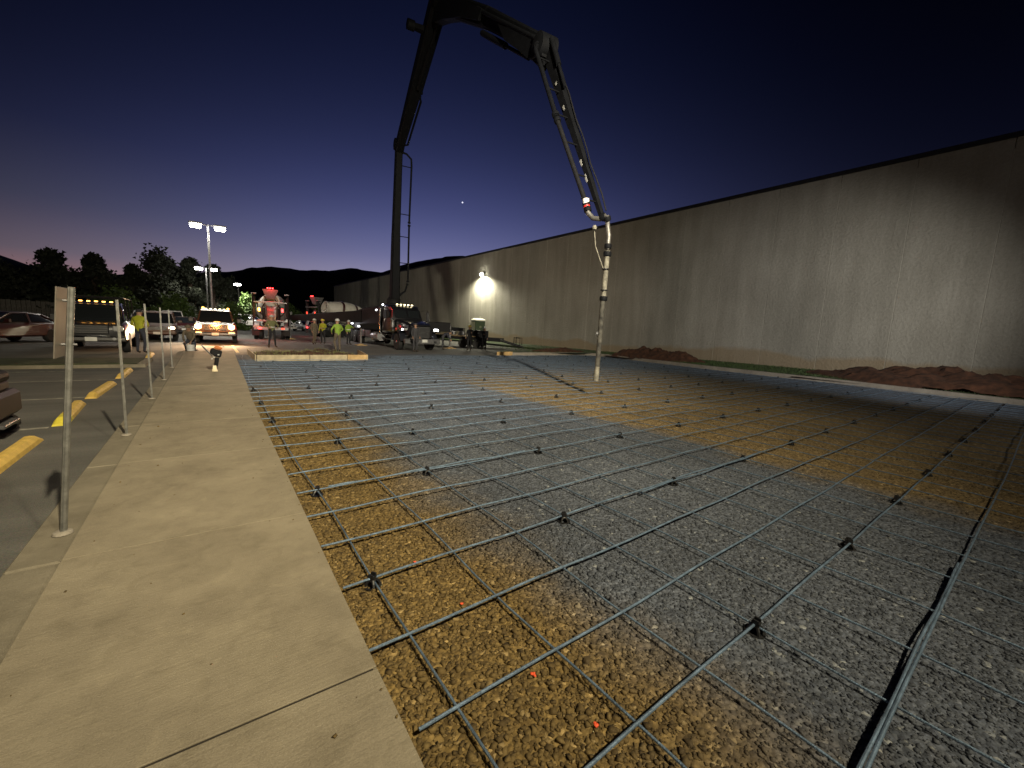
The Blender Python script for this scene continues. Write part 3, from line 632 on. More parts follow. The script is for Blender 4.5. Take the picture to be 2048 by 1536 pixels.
# orange survey paint on the stones
for (x, y, lab) in [(1.22, 1.335, 'largest orange paint mark on gravel in the near ochre band'), (1.18, 1.98, 'small orange paint mark just behind the second nearest cross bar'), (1.12, 2.55, 'faint small orange paint mark beside the bar chair near the sidewalk'), (1.28, .98, 'dull orange paint mark on gravel at the bottom of the photo')]:
    mb = MB((x, y, ZP))
    for k in range(7 if 'largest' in lab else 4):
        a = random.uniform(0, 6.28); r = random.uniform(0, .016 if 'largest' in lab else .012); px_, py_ = x + math.cos(a) * r, y + math.sin(a) * r
        bm = bmesh.new(); bmesh.ops.create_icosphere(bm, subdivisions=1, radius=.0085)
        mb.add([Vector((v.co.x * random.uniform(.7, 1.3) + px_, v.co.y * random.uniform(.7, 1.3) + py_, v.co.z * .6 + ZP + .016)) for v in bm.verts], [tuple(v.index for v in f.verts) for f in bm.faces]); bm.free()
    tag(mb.build('paint_mark', orange_mark), lab, 'paint mark', 'orange paint marks on the gravel')

# ------------------------------------------------------------------ sign posts and wheel stops
post_lab = ['nearest galvanised sign post with a small sign plate, standing at the kerb', 'second sign post from the camera along the kerb', 'third sign post from the camera along the kerb', 'fourth sign post from the camera along the kerb', 'fifth and farthest sign post along the kerb']
for i, (x, y, zt) in enumerate([(-.87, 3.97, 1.69), (-.88, 6.9, 1.68), (-.86, 9.70, 1.69), (-.86, 12.4, 1.66), (-.86, 15.2, 1.64)]):
    t = thing('sign_post', post_lab[i], 'sign post', (x, y, 0), 0, 'sign posts along the kerb')
    mb = MB((x, y, 0)); w = .024
    s = [(-w, -.008), (-w * .55, -.008), (-w * .45, .014), (w * .45, .014), (w * .55, -.008), (w, -.008), (w, -.003), (w * .62, -.003), (w * .52, .019), (-w * .52, .019), (-w * .62, -.003), (-w, -.003)]
    lean = [(.155, 0), (.012, .004), (-.01, .0), (.01, -.006), (0, 0)][i]
    mb.loft([[(x + .9 * py_, y + px_, 0) for px_, py_ in s], [(x + .9 * py_ + lean[0], y + px_ + lean[1], zt) for px_, py_ in s]]); 
    mb.tube([(x + .004, y, 0), (x + .004 + lean[0], y + lean[1], zt)], .019 if i == 0 else .015, 10)
    mb.build('post', galv, t)
    mb = MB((x, y, 0)); mb.ring((x, y, -.004), (0, 0, 1), [(.055, 0), (.05, .014), (.03, .02)], 14); mb.build('footing', kerb_m, t)
    if i == 0:
        mb = MB((x, y, 0)); mb.box((x + .13 - .034, y + .0, 1.455), (.006, .30, .46), Matrix.Rotation(R(5.2), 3, 'Y'), .0025); sg = mb.build('sign_plate', signback, t)
        mb = MB(sg.location)
        for z in (1.31, 1.60): 
            b_ = MB((x, y, 0)); b_.cyl((x + .13 - .045, y, z), (x + .13 + .03, y, z), .008, 8); b_.build('bolt', steel_g, t)
stops = [(5.93, 7.76, None), (8.62, 10.48, 'two tone'), (11.1, 13.15, None), (14.25, 16.1, None), (17.6, 19.3, None), (20.6, 22.4, None), (3.1, 4.95, None)]
sl = ['big wheel stop left of the nearest sign post, cut by the left edge', 'wheel stop with a bright yellow chipped end just behind the nearest post', 'yellow wheel stop between the first and second sign posts', 'yellow wheel stop behind the second sign post', 'wheel stop beyond the third sign post', 'farthest wheel stop near the pickups', 'wheel stop nearest the camera at the left']
for i, (y0, y1, tt) in enumerate(stops):
    xc = -1.86; mb = MB((xc, (y0 + y1) / 2, ZG)); secs = []
    for t in range(13):
        f_ = t / 12; e = min(f_, 1 - f_) * 12; k = min(1, .35 + e * .65) if e < 1 else 1
        yv = y0 + (y1 - y0) * f_; hz = .105 * (k + random.uniform(-.015, .015)); hw = .085
        secs.append([(xc - hw, yv, ZG), (xc - hw * .9, yv, ZG + hz * .5), (xc - hw * .5, yv, ZG + hz * .95), (xc, yv, ZG + hz), (xc + hw * .5, yv, ZG + hz * .95), (xc + hw * .9, yv, ZG + hz * .5), (xc + hw, yv, ZG)])
    mb.loft(secs)
    if tt: 
        nf = len(mb.f); 
        for q, f_ in enumerate(mb.f):
            if sum(mb.v[v].y for v in f_) / len(f_) < y0 + .42: mb.mi[q] = 1
    o = mb.build('wheel_stop', [yellow_stop, yellow_old]); o.rotation_euler = (0, 0, random.uniform(-.02, .02) + (.05 if i == 1 else 0)); tag(o, sl[i], 'wheel stop', 'yellow wheel stops in the parking bays')

# ------------------------------------------------------------------ vehicles
def rr(y, hw_b, hw_t, zb, zt, ch=.08):
    """rounded trapezoid section across the vehicle at station y"""
    c = min(ch, (zt - zb) * .3)
    return [(-hw_b + c, y, zb), (hw_b - c, y, zb), (hw_b, y, zb + c), (hw_b + (hw_t - hw_b) * .5, y, (zb + zt) / 2), (hw_t, y, zt - c), (hw_t - c, y, zt), (-hw_t + c, y, zt), (-hw_t, y, zt - c), (-hw_b - (hw_t - hw_b) * .5, y, (zb + zt) / 2), (-hw_b, y, zb + c)]
def wheel(parent, x, y, r, w, rim, z0=0, side=1):
    mb = MB(); a = (side, 0, 0)
    mb.ring((x - side * w / 2, y, z0 + r), a, [(r * .58, 0), (r * .92, 0), (r, w * .15), (r, w * .85), (r * .92, w), (r * .58, w)], 22); t = mb.build('tyre', rubber, parent, True)
    t.name = 'wheel'
    mb = MB(); mb.ring((x - side * w / 2, y, z0 + r), a, [(r * .60, w * .1), (r * .60, w * .92), (r * .5, w * .9), (r * .42, w * .55), (r * .2, w * .6), (r * .18, w * .98), (.001, w)], 18); mb.build('rim', rim, t, True)
def car(name, label, cat, loc, rz, paint, kind='sedan', lights=None, group=None, rim=chrome, hw=.92, detail=True, sc=1.0, marker=None, rack=False):
    """local +y is forward"""
    t = thing(name, label, cat, loc, rz, group); t.scale = (sc,) * 3
    if kind == 'pickup':
        L, zb, zh, zt, r = 5.7, .45, 1.18, 1.95, .40
        body = [rr(-2.85, hw * .96, hw * .94, zb + .05, 1.10), rr(-2.8, hw, hw * .97, zb, 1.18), rr(-.6, hw, hw * .97, zb, 1.18), rr(-.4, hw, hw * .97, zb, 1.22), rr(1.2, hw, hw * .97, zb, 1.24), rr(2.55, hw * .98, hw * .92, zb, 1.16), rr(2.78, hw * .95, hw * .86, zb + .02, 1.08), rr(2.84, hw * .9, hw * .8, zb + .1, .98)]
        cabp = [(-.75, .80, .70, 1.20, 1.24), (-.62, .86, .72, 1.20, 1.88), (-.2, .86, .74, 1.20, zt), (.55, .86, .74, 1.20, zt), (.9, .86, .72, 1.20, 1.86), (1.5, .86, .80, 1.20, 1.25)]
        wy = (1.78, -1.75)
    elif kind == 'suv':
        L, zb, zh, zt, r = 4.9, .38, 1.05, 1.80, .37
        body = [rr(-2.45, hw * .94, hw * .9, zb + .1, .98), rr(-2.38, hw, hw * .95, zb, 1.06), rr(0, hw, hw * .96, zb, 1.08), rr(1.2, hw, hw * .95, zb, 1.08), rr(2.2, hw * .97, hw * .86, zb, .98), rr(2.42, hw * .9, hw * .78, zb + .1, .86)]
        cabp = [(-2.36, .82, .66, 1.05, 1.12), (-2.2, .84, .68, 1.05, 1.66), (-1.7, .86, .72, 1.05, 1.77), (.1, .86, .72, 1.05, zt), (.55, .86, .70, 1.05, 1.68), (1.3, .86, .80, 1.05, 1.09)]
        wy = (1.5, -1.45)
    else:
        L, zb, zh, zt, r = 4.8, .30, .92, 1.45, .33
        body = [rr(-2.4, hw * .9, hw * .85, zb + .12, .85), rr(-2.3, hw, hw * .93, zb, .97), rr(-1.3, hw, hw * .94, zb, .98), rr(.9, hw, hw * .94, zb, .95), rr(2.1, hw * .96, hw * .82, zb, .82), rr(2.38, hw * .85, hw * .7, zb + .08, .68)]
        cabp = [(-1.95, .80, .74, .94, .98), (-1.2, .82, .66, .94, 1.36), (-.5, .84, .66, .94, zt), (.2, .84, .66, .94, 1.42), (1.15, .82, .76, .92, .95)]
        wy = (1.45, -1.4)
    mb = MB(); mb.loft(body); bo = mb.build('body', paint, t, True)
    mb = MB(); mb.loft([rr(y, a, b, c, d, .07) for y, a, b, c, d in cabp]); cb = mb.build('cabin', glass, t, True)
    # roof skin and pillars
    mb = MB(); k0 = [c for c in cabp if c[4] > zt - .15]
    mb.loft([[(-c[2] + .03, c[0], c[4] + .004), (-c[2] - .01, c[0], c[4] - .05), (c[2] + .01, c[0], c[4] - .05), (c[2] - .03, c[0], c[4] + .012)] for c in k0]); mb.build('roof', paint, t, True)
    for s in (-1, 1):
        top = k0[-1]; lo = cabp[-1]; mb = MB(); mb.tube([(s * (lo[1] - .03), lo[0], lo[4]), (s * (top[2] - .0), top[0], top[4] - .03)], .035, 6); mb.build('pillar', paint, t)
        bk = k0[0]; lb = cabp[0]; mb = MB(); mb.tube([(s * (lb[1] - .03), lb[0] + .02, lb[4] - .02), (s * bk[2], bk[0], bk[4] - .03)], .045, 6); mb.build('pillar', paint, t)
        mid = (cabp[0][0] + cabp[-1][0]) / 2; mb = MB(); mb.tube([(s * .865, mid, cabp[0][3]), (s * .735, mid, zt - .05)], .035, 6); mb.build('pillar', paint, t)
    for s in (-1, 1):
        for yy in wy: wheel(t, s * (hw - .12), yy, r, .25, rim, 0, s)
        mb = MB(); mb.box((s * (hw + .14), cabp[-1][0] - .35, zh + .14), (.24, .10, .16 if kind != 'pickup' else .26), ch=.03); mb.tube([(s * (hw - .05), cabp[-1][0] - .35, zh + .08), (s * (hw + .06), cabp[-1][0] - .35, zh + .1)], .02, 6); mb.build('mirror', black_pl if kind == 'pickup' else paint, t)
    if detail:
        F_ = body[-1][0][1] + .02; gh = .34 if kind == 'pickup' else .2; gz_ = {'pickup': .93, 'suv': .78}.get(kind, .6)
        mb = MB(); mb.box((0, F_ - .02, gz_), (hw * .98, .07, gh), ch=.03); gr = mb.build('grille', black_pl, t)
        for q in range(4):
            mb = MB(); mb.box((0, F_ + .02, gz_ - gh / 2 + gh * (q + .5) / 4), (hw * .92, .02, .018)); mb.build('slat', chrome, gr)
        mb = MB(); mb.box((0, F_ + .0, zb + .13), (hw * 1.92, .16, .2), ch=.05); mb.build('front_bumper', chrome if kind == 'pickup' else paint, t)
        mb = MB(); mb.box((0, F_ + .09, zb + .12), (.32, .012, .15), ch=.004); mb.build('licence_plate', mat('plate_white', (.55, .55, .52), .5, 0, .1), t)
        mb = MB(); mb.box((0, -body[0][0][1] * 0 - L / 2 - .03, zb + .13), (hw * 1.9, .14, .2), ch=.05); mb.build('rear_bumper', chrome if kind == 'pickup' else paint, t)
        for s in (-1, 1):
            mb = MB(); mb.box((s * hw * .74, F_ - .02, gz_ + .04), (.30, .10, .20 if kind == 'pickup' else .14), ch=.03); mb.build('headlight', lights or lamp_off, t)
            mb = MB(); mb.box((s * hw * .84, -L / 2 - .005, zh - .18), (.2, .06, .28), ch=.02); mb.build('tail_light', mat('tail_lamp_red', (.25, .01, .01), .3, 0, 0), t)
            if kind == 'pickup':
                mb = MB(); mb.ring((s * hw * .62, F_ + .085, zb + .13), (0, 1, 0), [(.06, 0), (.05, .012), (.001, .014)], 10); mb.build('fog_light', lamp_off, t)
    if marker:
        for q in range(5):
            mb = MB(); mb.box(((q - 2) * .22, cabp[-2][0] - .15, zt + .035 if zt else 0), (.10, .08, .04), ch=.012); mb.build('cab_light', marker, t)
    if rack:
        mb = MB()
        for s in (-1, 1):
            for yy in (-2.7, -.75, .8): mb.tube([(s * .9, yy, 1.15), (s * .84, yy, 2.16)], .028, 6)
            mb.tube([(s * .84, -2.8, 2.17), (s * .84, 1.5, 2.17)], .03, 6)
        for yy in (-2.7, -1.7, -.75, .8, 1.4): mb.tube([(-.84, yy, 2.17), (.84, yy, 2.17)], .022, 6)
        mb.build('ladder_rack', steel_d, t)
    return t
PI = math.pi
car('pickup_truck', 'black pickup facing the camera with lit amber cab lights behind the sign posts', 'pickup truck', (-3.75, 25.3, ZG), PI + .05, black_p, 'pickup', None, None, chrome, 1.0, marker=lens_amber, rack=True, sc=1.04)
t = car('pickup_truck', 'brown pickup with glaring headlights at the end of the sidewalk', 'pickup truck', (.50, 33.1, ZG), PI - .04, tan_p, 'pickup', lens_head, None, chrome, 1.02, marker=lens_cream, sc=1.06)
for s in (-1, 1):
    lamp_light('headlight_beam', 'SPOT', (s * .76, 3.05, .95), 900, (1, .66, .36), t, (s * .9, 12, -.2), .08, R(95), .8)
    mb = MB(); mb.ring((s * .76, 2.93, .97), (0, 1, 0), [(.15, 0), (.13, .03), (.001, .05)], 16); mb.build('headlight_bulb', lens_head, t)
    mb = MB(); mb.box((s * .62, -.2, 2.03), (.12, .3, .1), ch=.02); mb.build('beacon', lens_amber, t)
lamp_light('amber_glow', 'POINT', (0, 4.3, 1.1), 170, (1, .34, .07), t, None, .2)  # fill light added ahead of the pickup, warms its bumper and the ground
t = car('suv', 'suv with one bright headlight parked between the two pickups', 'suv', (-2.5, 34.8, ZG), PI + .03, tan_p, 'suv', lens_head_w, None, chrome, .95)
lamp_light('headlight_beam', 'SPOT', (-.7, 2.7, .8), 260, (1, .72, .45), t, (-1.5, 10, -.2), .08, R(95), .8)
car('sedan_car', 'small dark red car seen between the suv and the brown pickup', 'car', (-1.55, 46.5, ZG), PI, red_p, 'sedan', lamp_off)
car('pickup_truck', 'white pickup parked far behind the dark red car', 'pickup truck', (-2.8, 53.5, ZG), PI + .1, white_p, 'pickup')
car('sedan_car', 'white car parked sideways between the brown pickup and the left mixer truck', 'car', (5.0, 73.0, ZG), -PI / 2 - .75 + .3, white_p, 'suv', sc=1.12)
car('sedan_car', 'dark red car with chrome glints at the far left edge', 'car', (-7.7, 29.5, ZG), PI - .5, red_p, 'sedan', lamp_off)
car('suv', 'dark suv half hidden behind the black pickup', 'suv', (-3.4, 39.5, ZG), PI, silver_p, 'suv', lamp_off)
for i, (x, y, rz, pm, lb) in enumerate([(11.6, 67, PI + .2, silver_p, 'silver car parked right of the left mixer truck'), (14.2, 70, PI + .2, black_p, 'black car parked far off beside the silver one'), (8.9, 66, PI + .1, white_p, 'white car mostly behind the left mixer truck'), (17.0, 72.0, PI, white_p, 'white car far off under the raised outrigger')]):
    car('sedan_car', lb, 'car', (x, y, ZG), rz, pm, 'sedan', lamp_off, 'cars parked across the far lot')

# ---- mixer trucks (local +y forward, rear towards -y)
def mixer(loc, rz, label, reds, rear_lit=True, sc=1.0):
    t = thing('mixer_truck', label, 'mixer truck', loc, rz, 'concrete mixer trucks'); t.scale = (sc,) * 3
    mb = MB()
    for s in (-1, 1): mb.box((s * .42, .2, .98), (.09, 8.4, .28))
    for y_ in (-3.8, -2, 0, 2, 4): mb.box((0, y_, .98), (.76, .12, .2))
    mb.build('chassis', steel_d, t)
    # drum axis rises towards the rear
    a = Vector((0, 2.1, 1.95)); d = Vector((0, -1, .24)).normalized()
    mb = MB(); mb.ring(a, d, [(.001, -.05), (.55, 0), (.95, .45), (1.20, 1.3), (1.22, 2.3), (1.08, 3.2), (.72, 4.3), (.60, 4.75), (.62, 4.8), (.62, 4.9), (.5, 4.9), (.45, 4.3)], 30); dr = mb.build('drum', drum_w, t, True)
    mb = MB(); mb.ring(a, d, [(1.235, 1.75), (1.245, 1.75), (1.245, 1.95), (1.235, 1.95)], 30); mb.ring(a, d, [(1.10, 3.22), (1.105, 3.2), (1.08, 3.4), (1.07, 3.4)], 30); mb.build('drum_band', red_p, dr, True)
    mb = MB(); 
    for s in (-1, 1): 
        mb.box((s * .50, -2.9, 1.75), (.12, .5, 1.5)); mb.tube([(s * .55, -3.1, 1.1), (s * .62, -3.5, 2.5), (s * .3, -3.3, 3.2)], .05, 6)
    mb.box((0, -2.9, 1.25), (1.3, .5, .15)); mb.build('drum_pedestal', steel_d, t)
    mb = MB(); mb.loft([[(-.55, -3.9, 3.95), (.55, -3.9, 3.95), (.55, -3.0, 3.95), (-.55, -3.0, 3.95)], [(-.28, -3.7, 3.25), (.28, -3.7, 3.25), (.28, -3.2, 3.25), (-.28, -3.2, 3.25)]]); mb.build('hopper', steel_g, t)
    mb = MB()
    secs = []
    for i, (y_, z_, w_) in enumerate([(-3.45, 2.75, .34), (-3.95, 2.2, .32), (-4.35, 1.6, .30), (-4.5, 1.2, .28)]):
        secs.append([(w_ * math.cos(an), y_ - .06 * math.sin(an), z_ - w_ * .55 * math.sin(an) * 1.0) for an in [PI * q / 8 for q in range(9)]] + [((w_ - .03) * math.cos(an), y_ + .03, z_ - (w_ - .03) * .5 * math.sin(an) + .02) for an in [PI * q / 8 for q in range(8, -1, -1)]])
    mb.loft(secs); mb.build('chute', steel_g, t, True)
    for s in (-1, 1):
        mb = MB(); secs = []
        for an in [PI * q / 8 for q in range(9)]:
            yc, zc = -2.15 + 1.55 * math.cos(an), .95 + .42 * math.sin(an); yo, zo = -2.15 + 1.59 * math.cos(an), .95 + .46 * math.sin(an)
            secs.append([(s * .86, yc, zc), (s * 1.26, yc, zc), (s * 1.26, yo, zo), (s * .86, yo, zo)])
        mb.loft(secs); mb.build('fender', silver_p, t, True)
        mb = MB(); mb.box((s * 1.08, -3.95, .62), (.5, .02, .62)); mb.build('mud_flap', rubber, t)
        mb = MB(); mb.tube([(s * 1.2, -3.9, 1.1), (s * 1.22, -3.9, 3.45), (s * 1.05, -3.9, 3.55)], .05, 8); mb.box((s * 1.16, -3.8, 2.5), (.20, .16, 1.7), ch=.03); mb.box((s * 1.13, -3.85, 3.52), (.34, .3, .10), ch=.04); mb.build('side_column', steel_d, t)
        mb = MB(); mb.box((s * 1.13, -3.85, 3.60), (.36, .32, .05), ch=.02); mb.build('column_cap', silver_p, t)
        for yy in (-1.5, -2.85): 
            wheel(t, s * 1.12, yy, .52, .30, chrome, 0, s); wheel(t, s * .80, yy, .52, .28, steel_g, 0, s)
        wheel(t, s * 1.08, 3.6, .54, .34, chrome, 0, s)
    mb = MB(); mb.box((0, -4.02, .88), (2.4, .12, .24), ch=.02); mb.build('rear_bumper', steel_g, t)
    for z_, w_ in ((2.95, 2.3), (1.5, 1.9)): mb = MB(); mb.box((0, -4.0, z_), (w_, .1, .11), ch=.02); mb.build('cross_bar', steel_g, t)
    # cab
    mb = MB(); mb.loft([rr(2.75, 1.15, 1.05, 1.0, 2.85, .12), rr(3.4, 1.18, 1.08, 1.0, 2.95, .12), rr(4.15, 1.18, 1.02, 1.0, 2.75, .12), rr(4.35, 1.15, 1.12, 1.0, 1.85, .1)]); mb.build('cab', white_p, t, True)
    mb = MB(); mb.loft([rr(4.3, 1.0, .95, .75, 1.85, .1), rr(5.3, .95, .85, .7, 1.65, .12), rr(5.45, .85, .8, .75, 1.55, .1)]); mb.build('hood', white_p, t, True)
    mb = MB(); mb.box((0, 4.27, 2.3), (1.85, .08, .62), Matrix.Rotation(R(16), 3, 'X'), .03); mb.build('windscreen', glass, t)
    for s in (-1, 1):
        mb = MB(); mb.box((s * 1.125, 3.5, 2.3), (.05, .8, .5), ch=.02); mb.build('side_window', glass, t)
        mb = MB(); mb.box((s * 1.45, 4.1, 2.2), (.18, .06, .45), ch=.02); mb.tube([(s * 1.1, 4.1, 2.3), (s * 1.4, 4.1, 2.3)], .02, 6); mb.build('mirror', black_pl, t)
        mb = MB(); mb.cyl((s * .8, 5.42, 1.1), (s * .8, 5.5, 1.1), .11, 12); mb.build('headlight', lamp_off, t)
    for q in range(3):
        mb = MB(); mb.box(((q - 1) * .17, -3.93, 4.05), (.10, .05, .08), ch=.01); mb.build('top_light', lens_red, t)
    for s, mm in ((-1, lens_amber), (1, lens_red)) if rear_lit else ((-1, lens_red_dim), (1, lens_red_dim)):
        mb = MB(); mb.box((s * .80, -4.07, 2.35), (.14, .06, .26), ch=.02); mb.build('work_light', mm, t)
    for s in (-1, 1):
        mb = MB(); mb.box((s * .8, -4.1, .9), (.22, .05, .12), ch=.015); mb.build('tail_light', lens_red if s == -1 else lens_red_dim, t)
    lamp_light('red_glow', 'POINT', (0, -4.2, 4.1), reds, (1, .04, .04), t, None, .15)
    lamp_light('red_glow', 'POINT', (-.8, -4.5, 1.2), reds * .5, (1, .04, .04), t, None, .15)
    if rear_lit: lamp_light('amber_glow', 'POINT', (-.8, -4.35, 2.35), reds * .4, (1, .45, .1), t, None, .12)
    return t
mixer((4.60, 41.0, ZG), -.14, 'mixer truck seen from behind with red and amber lamps lit, left of the pump truck', 110, sc=.98)
mixer((12.4, 46.8, ZG), R(-74), 'mixer truck mostly hidden behind the pump truck deck, its white drum and red lamps showing', 40, False, sc=1.0)

# ------------------------------------------------------------------ concrete pump truck
PO = Vector((11.15, 30, ZG))
pt = thing('concrete_pump_truck', 'dark concrete pump truck with a tall folding boom arching over the rebar grid', 'pump truck', PO)
def P(z=0): return MB(PO)
ox, oz = PO.x, ZG
def W(x, y, z): return (ox + x, y, oz + z)      # x from centreline, y world, z above lot
mb = P()
for s in (-1, 1): mb.box(W(s * .43, 32, .98), (.1, 11.0, .30))
for y_ in (27, 29, 31, 33, 35, 37): mb.box(W(0, y_, .98), (.8, .14, .22))
mb.build('chassis', steel_d, pt)
def secW(y, hb, ht, zb, zt, ch=.1): return [W(a[0], a[1], a[2]) for a in rr(y, hb, ht, zb, zt, ch)]
mb = P(); mb.loft([secW(29.15, 1.13, 1.02, 1.05, 2.90, .12), secW(28.9, 1.16, 1.05, 1.05, 2.98, .12), secW(27.75, 1.16, 1.03, 1.05, 2.96, .12), secW(27.4, 1.14, .98, 1.05, 2.72, .12), secW(27.15, 1.12, 1.08, 1.05, 2.02, .1)]); mb.build('cab', black_p, pt, True)
mb = P(); mb.loft([secW(27.2, 1.02, .95, .85, 2.02, .14), secW(26.2, .98, .88, .85, 1.92, .14), secW(25.1, .90, .80, .85, 1.74, .14), secW(24.95, .84, .76, .9, 1.68, .1)]); mb.build('hood', black_p, pt, True)
for s in (-1, 1):
    mb = P(); mb.box(W(s * .46, 27.27, 2.38), (.84, .06, .58), Matrix.Rotation(R(-24), 3, 'X'), .03); mb.build('windscreen', glass, pt)
    mb = P(); mb.box(W(s * 1.115, 28.1, 2.35), (.04, .85, .55), ch=.02); mb.build('side_window', glass, pt)
    mb = P(); mb.tube([W(s * 1.1, 27.5, 2.65), W(s * 1.55, 27.35, 2.7), W(s * 1.55, 27.35, 1.85), W(s * 1.1, 27.4, 1.8)], .018, 6); mb.box(W(s * 1.55, 27.33, 2.3), (.2, .07, .55), ch=.02); mb.build('mirror', chrome, pt)
    mb = P(); mb.ring(W(s * 1.3, 26.6, 1.98), (0, -1, 0), [(.09, -.05), (.11, 0), (.001, .01)], 12); mb.tube([W(s * 1.3, 26.6, 1.98), W(s * 1.0, 26.7, 1.7)], .012, 5); mb.build('hood_mirror', chrome, pt)
    # fenders
    mb = P(); secs = []
    for an in [PI * q / 10 for q in range(11)]:
        c_, s_ = math.cos(an), math.sin(an); secs.append([W(s * .88, 26.0 + .72 * c_, .62 + .66 * s_), W(s * 1.30, 26.0 + .72 * c_, .62 + .62 * s_), W(s * 1.30, 26.0 + .78 * c_, .62 + .70 * s_), W(s * .88, 26.0 + .78 * c_, .62 + .74 * s_)])
    mb.loft(secs); mb.build('fender', navy_p, pt, True)
    mb = P(); mb.box(W(s * 1.04, 25.03, 1.38), (.34, .14, .24), ch=.04); hl = mb.build('headlight_pod', chrome, pt)
    mb = P(); mb.box(W(s * 1.04, 24.94, 1.38), (.27, .03, .15), ch=.012); mb.build('headlight', lens_white_dim if s == 1 else lamp_off, pt)
    mb = P(); mb.box(W(s * 1.24, 25.02, 1.36), (.06, .10, .12), ch=.01); mb.build('turn_signal', lens_white_dim, pt)
    # exhaust stack / air cleaner
    mb = P(); mb.tube([W(s * 1.18, 29.35, 1.0), W(s * 1.18, 29.35, 2.75)], .075, 12); mb.build('exhaust_stack', chrome, pt, True)
    mb = P(); mb.cyl(W(s * 1.12, 27.05, 1.45), W(s * 1.12, 27.05, 1.95), .15, 14); mb.build('air_cleaner', steel_g, pt, True)
    mb = P(); mb.ring(W(s * .98, 30.4, .72), (0, 1, 0), [(.32, -.75), (.34, -.7), (.34, .7), (.32, .75)], 18); mb.build('fuel_tank', silver_p, pt, True)
    mb = P(); mb.box(W(s * 1.05, 28.3, .62), (.36, .9, .06), ch=.01); mb.box(W(s * 1.05, 28.3, .92), (.3, .8, .05), ch=.01); mb.build('cab_step', chrome, pt)
    def wv(x, y, r, w, rim, s):
        m1 = P(); a = (s, 0, 0); m1.ring(W(x - s * w / 2, y, r), a, [(r * .58, 0), (r * .93, 0), (r, w * .15), (r, w * .85), (r * .93, w), (r * .58, w)], 26); ty = m1.build('wheel', rubber, pt, True)
        m2 = P(); m2.ring(W(x - s * w / 2, y, r), a, [(r * .6, w * .1), (r * .6, w * .95), (r * .5, w * .9), (r * .42, w * .6), (r * .22, w * .65), (r * .18, w * 1.02), (.001, w * 1.05)], 20); m2.build('rim', rim, ty, True)
        for q in range(8):
            an = q * PI / 4; m3 = P(); c_ = Vector(W(x + s * w * .15, y, r)) + Vector((0, math.cos(an), math.sin(an))) * r * .32; m3.cyl(c_, c_ + Vector((s * .06, 0, 0)), .018, 6); m3.build('lug_nut', chrome, ty)
    wv(s * 1.08, 26.0, .54, .36, chrome, s)
    for yy in (34.2, 35.5, 36.8): wv(s * 1.08, yy, .52, .34, chrome, s)
for q in range(5):
    mb = P(); mb.box(W((q - 2) * .27, 27.75, 3.02), (.12, .1, .07), ch=.02); mb.build('cab_light', lens_cream, pt)
mb = P(); mb.box(W(0, 24.93, 1.22), (1.28, .08, .80), ch=.04); gr = mb.build('grille', chrome, pt)
mb = P(); mb.box(W(0, 24.885, 1.22), (1.16, .02, .70)); mb.build('grille_backing', black_pl, gr)
for q in range(9):
    mb = P(); mb.box(W(0, 24.865, .90 + q * .078), (1.14, .03, .022)); mb.build('slat', steel_g, gr)
mb = P(); mb.box(W(0, 24.75, .62), (2.42, .28, .34), ch=.05); mb.build('front_bumper', steel_g, pt)
mb = P(); mb.box(W(.12, 24.595, .66), (.36, .014, .18), ch=.005); mb.build('licence_plate', mat('plate_white', (.55, .55, .52), .5), pt)
mb = P(); mb.box(W(-.75, 24.597, .6), (.3, .02, .12), ch=.01); mb.box(W(.85, 24.597, .6), (.2, .02, .12), ch=.01); mb.build('tow_pocket', black_pl, pt)
# deck, boxes and turret
mb = P(); mb.loft([secW(29.5, 1.2, 1.2, 1.15, 2.90, .04), secW(33.2, 1.22, 1.22, 1.15, 2.80, .04), secW(38.2, 1.22, 1.2, 1.15, 2.35, .04)]); mb.build('deck', steel_d, pt)
for s in (-1, 1):
    for yy, ww in ((31.9, 1.3), (33.3, 1.1)):
        mb = P(); mb.box(W(s * 1.13, yy, .86), (.26, ww, .52), ch=.03); mb.build('tool_box', steel_g, pt)
mb = P(); mb.loft([secW(28.95 + .45, .75, .6, 2.1, 3.0, .05), secW(30.4, .75, .6, 2.1, 3.1, .05)]); mb.build('pedestal', steel_d, pt)
TB = Vector((11.13, 29.8, 0)); 
mb = P(); mb.ring(W(0, 29.8, 2.95), (0, 0, 1), [(.62, 0), (.62, .16), (.52, .2), (.5, .5), (.32, .7)], 24); mb.build('turret', steel_d, pt, True)
mb = P(); mb.loft([secW(38.0, .55, .6, .7, 1.6), secW(39.0, .6, .75, .7, 1.7)]); mb.build('hopper', steel_g, pt)
# outriggers
def outrig(a, b, ft, h0=.5, h1=.34):
    m1 = P(); m1.beam(a, b, .30, h0, .26, h1, (-(b[1] - a[1]), b[0] - a[0], 0)); og = m1.build('outrigger', steel_d, pt)
    m1 = P(); m1.cyl((b[0], b[1], b[2] + .2), (b[0], b[1], ft + .1), .07, 10); m1.build('jack', steel_g, og, True)
    m1 = P(); m1.ring((b[0], b[1], ft), (0, 0, 1), [(.25, .02), (.25, .06), (.1, .12)], 16); m1.box((b[0], b[1], ft + .01), (.7, .7, .05)); m1.build('foot', wood, og)
outrig(W(-1.15, 33.6, 2.15), (5.6, 38.8, 1.62), ZG, .95, .40)
outrig(W(1.15, 33.6, 1.5), (15.2, 37.8, 1.4), ZG, .6, .3)
outrig(W(.9, 29.4, 1.65), W(3.75, 28.0, 1.60), ZG, .62, .72)
outrig(W(-.9, 29.6, 1.45), W(-2.1, 30.8, 1.40), ZG, .5, .36)
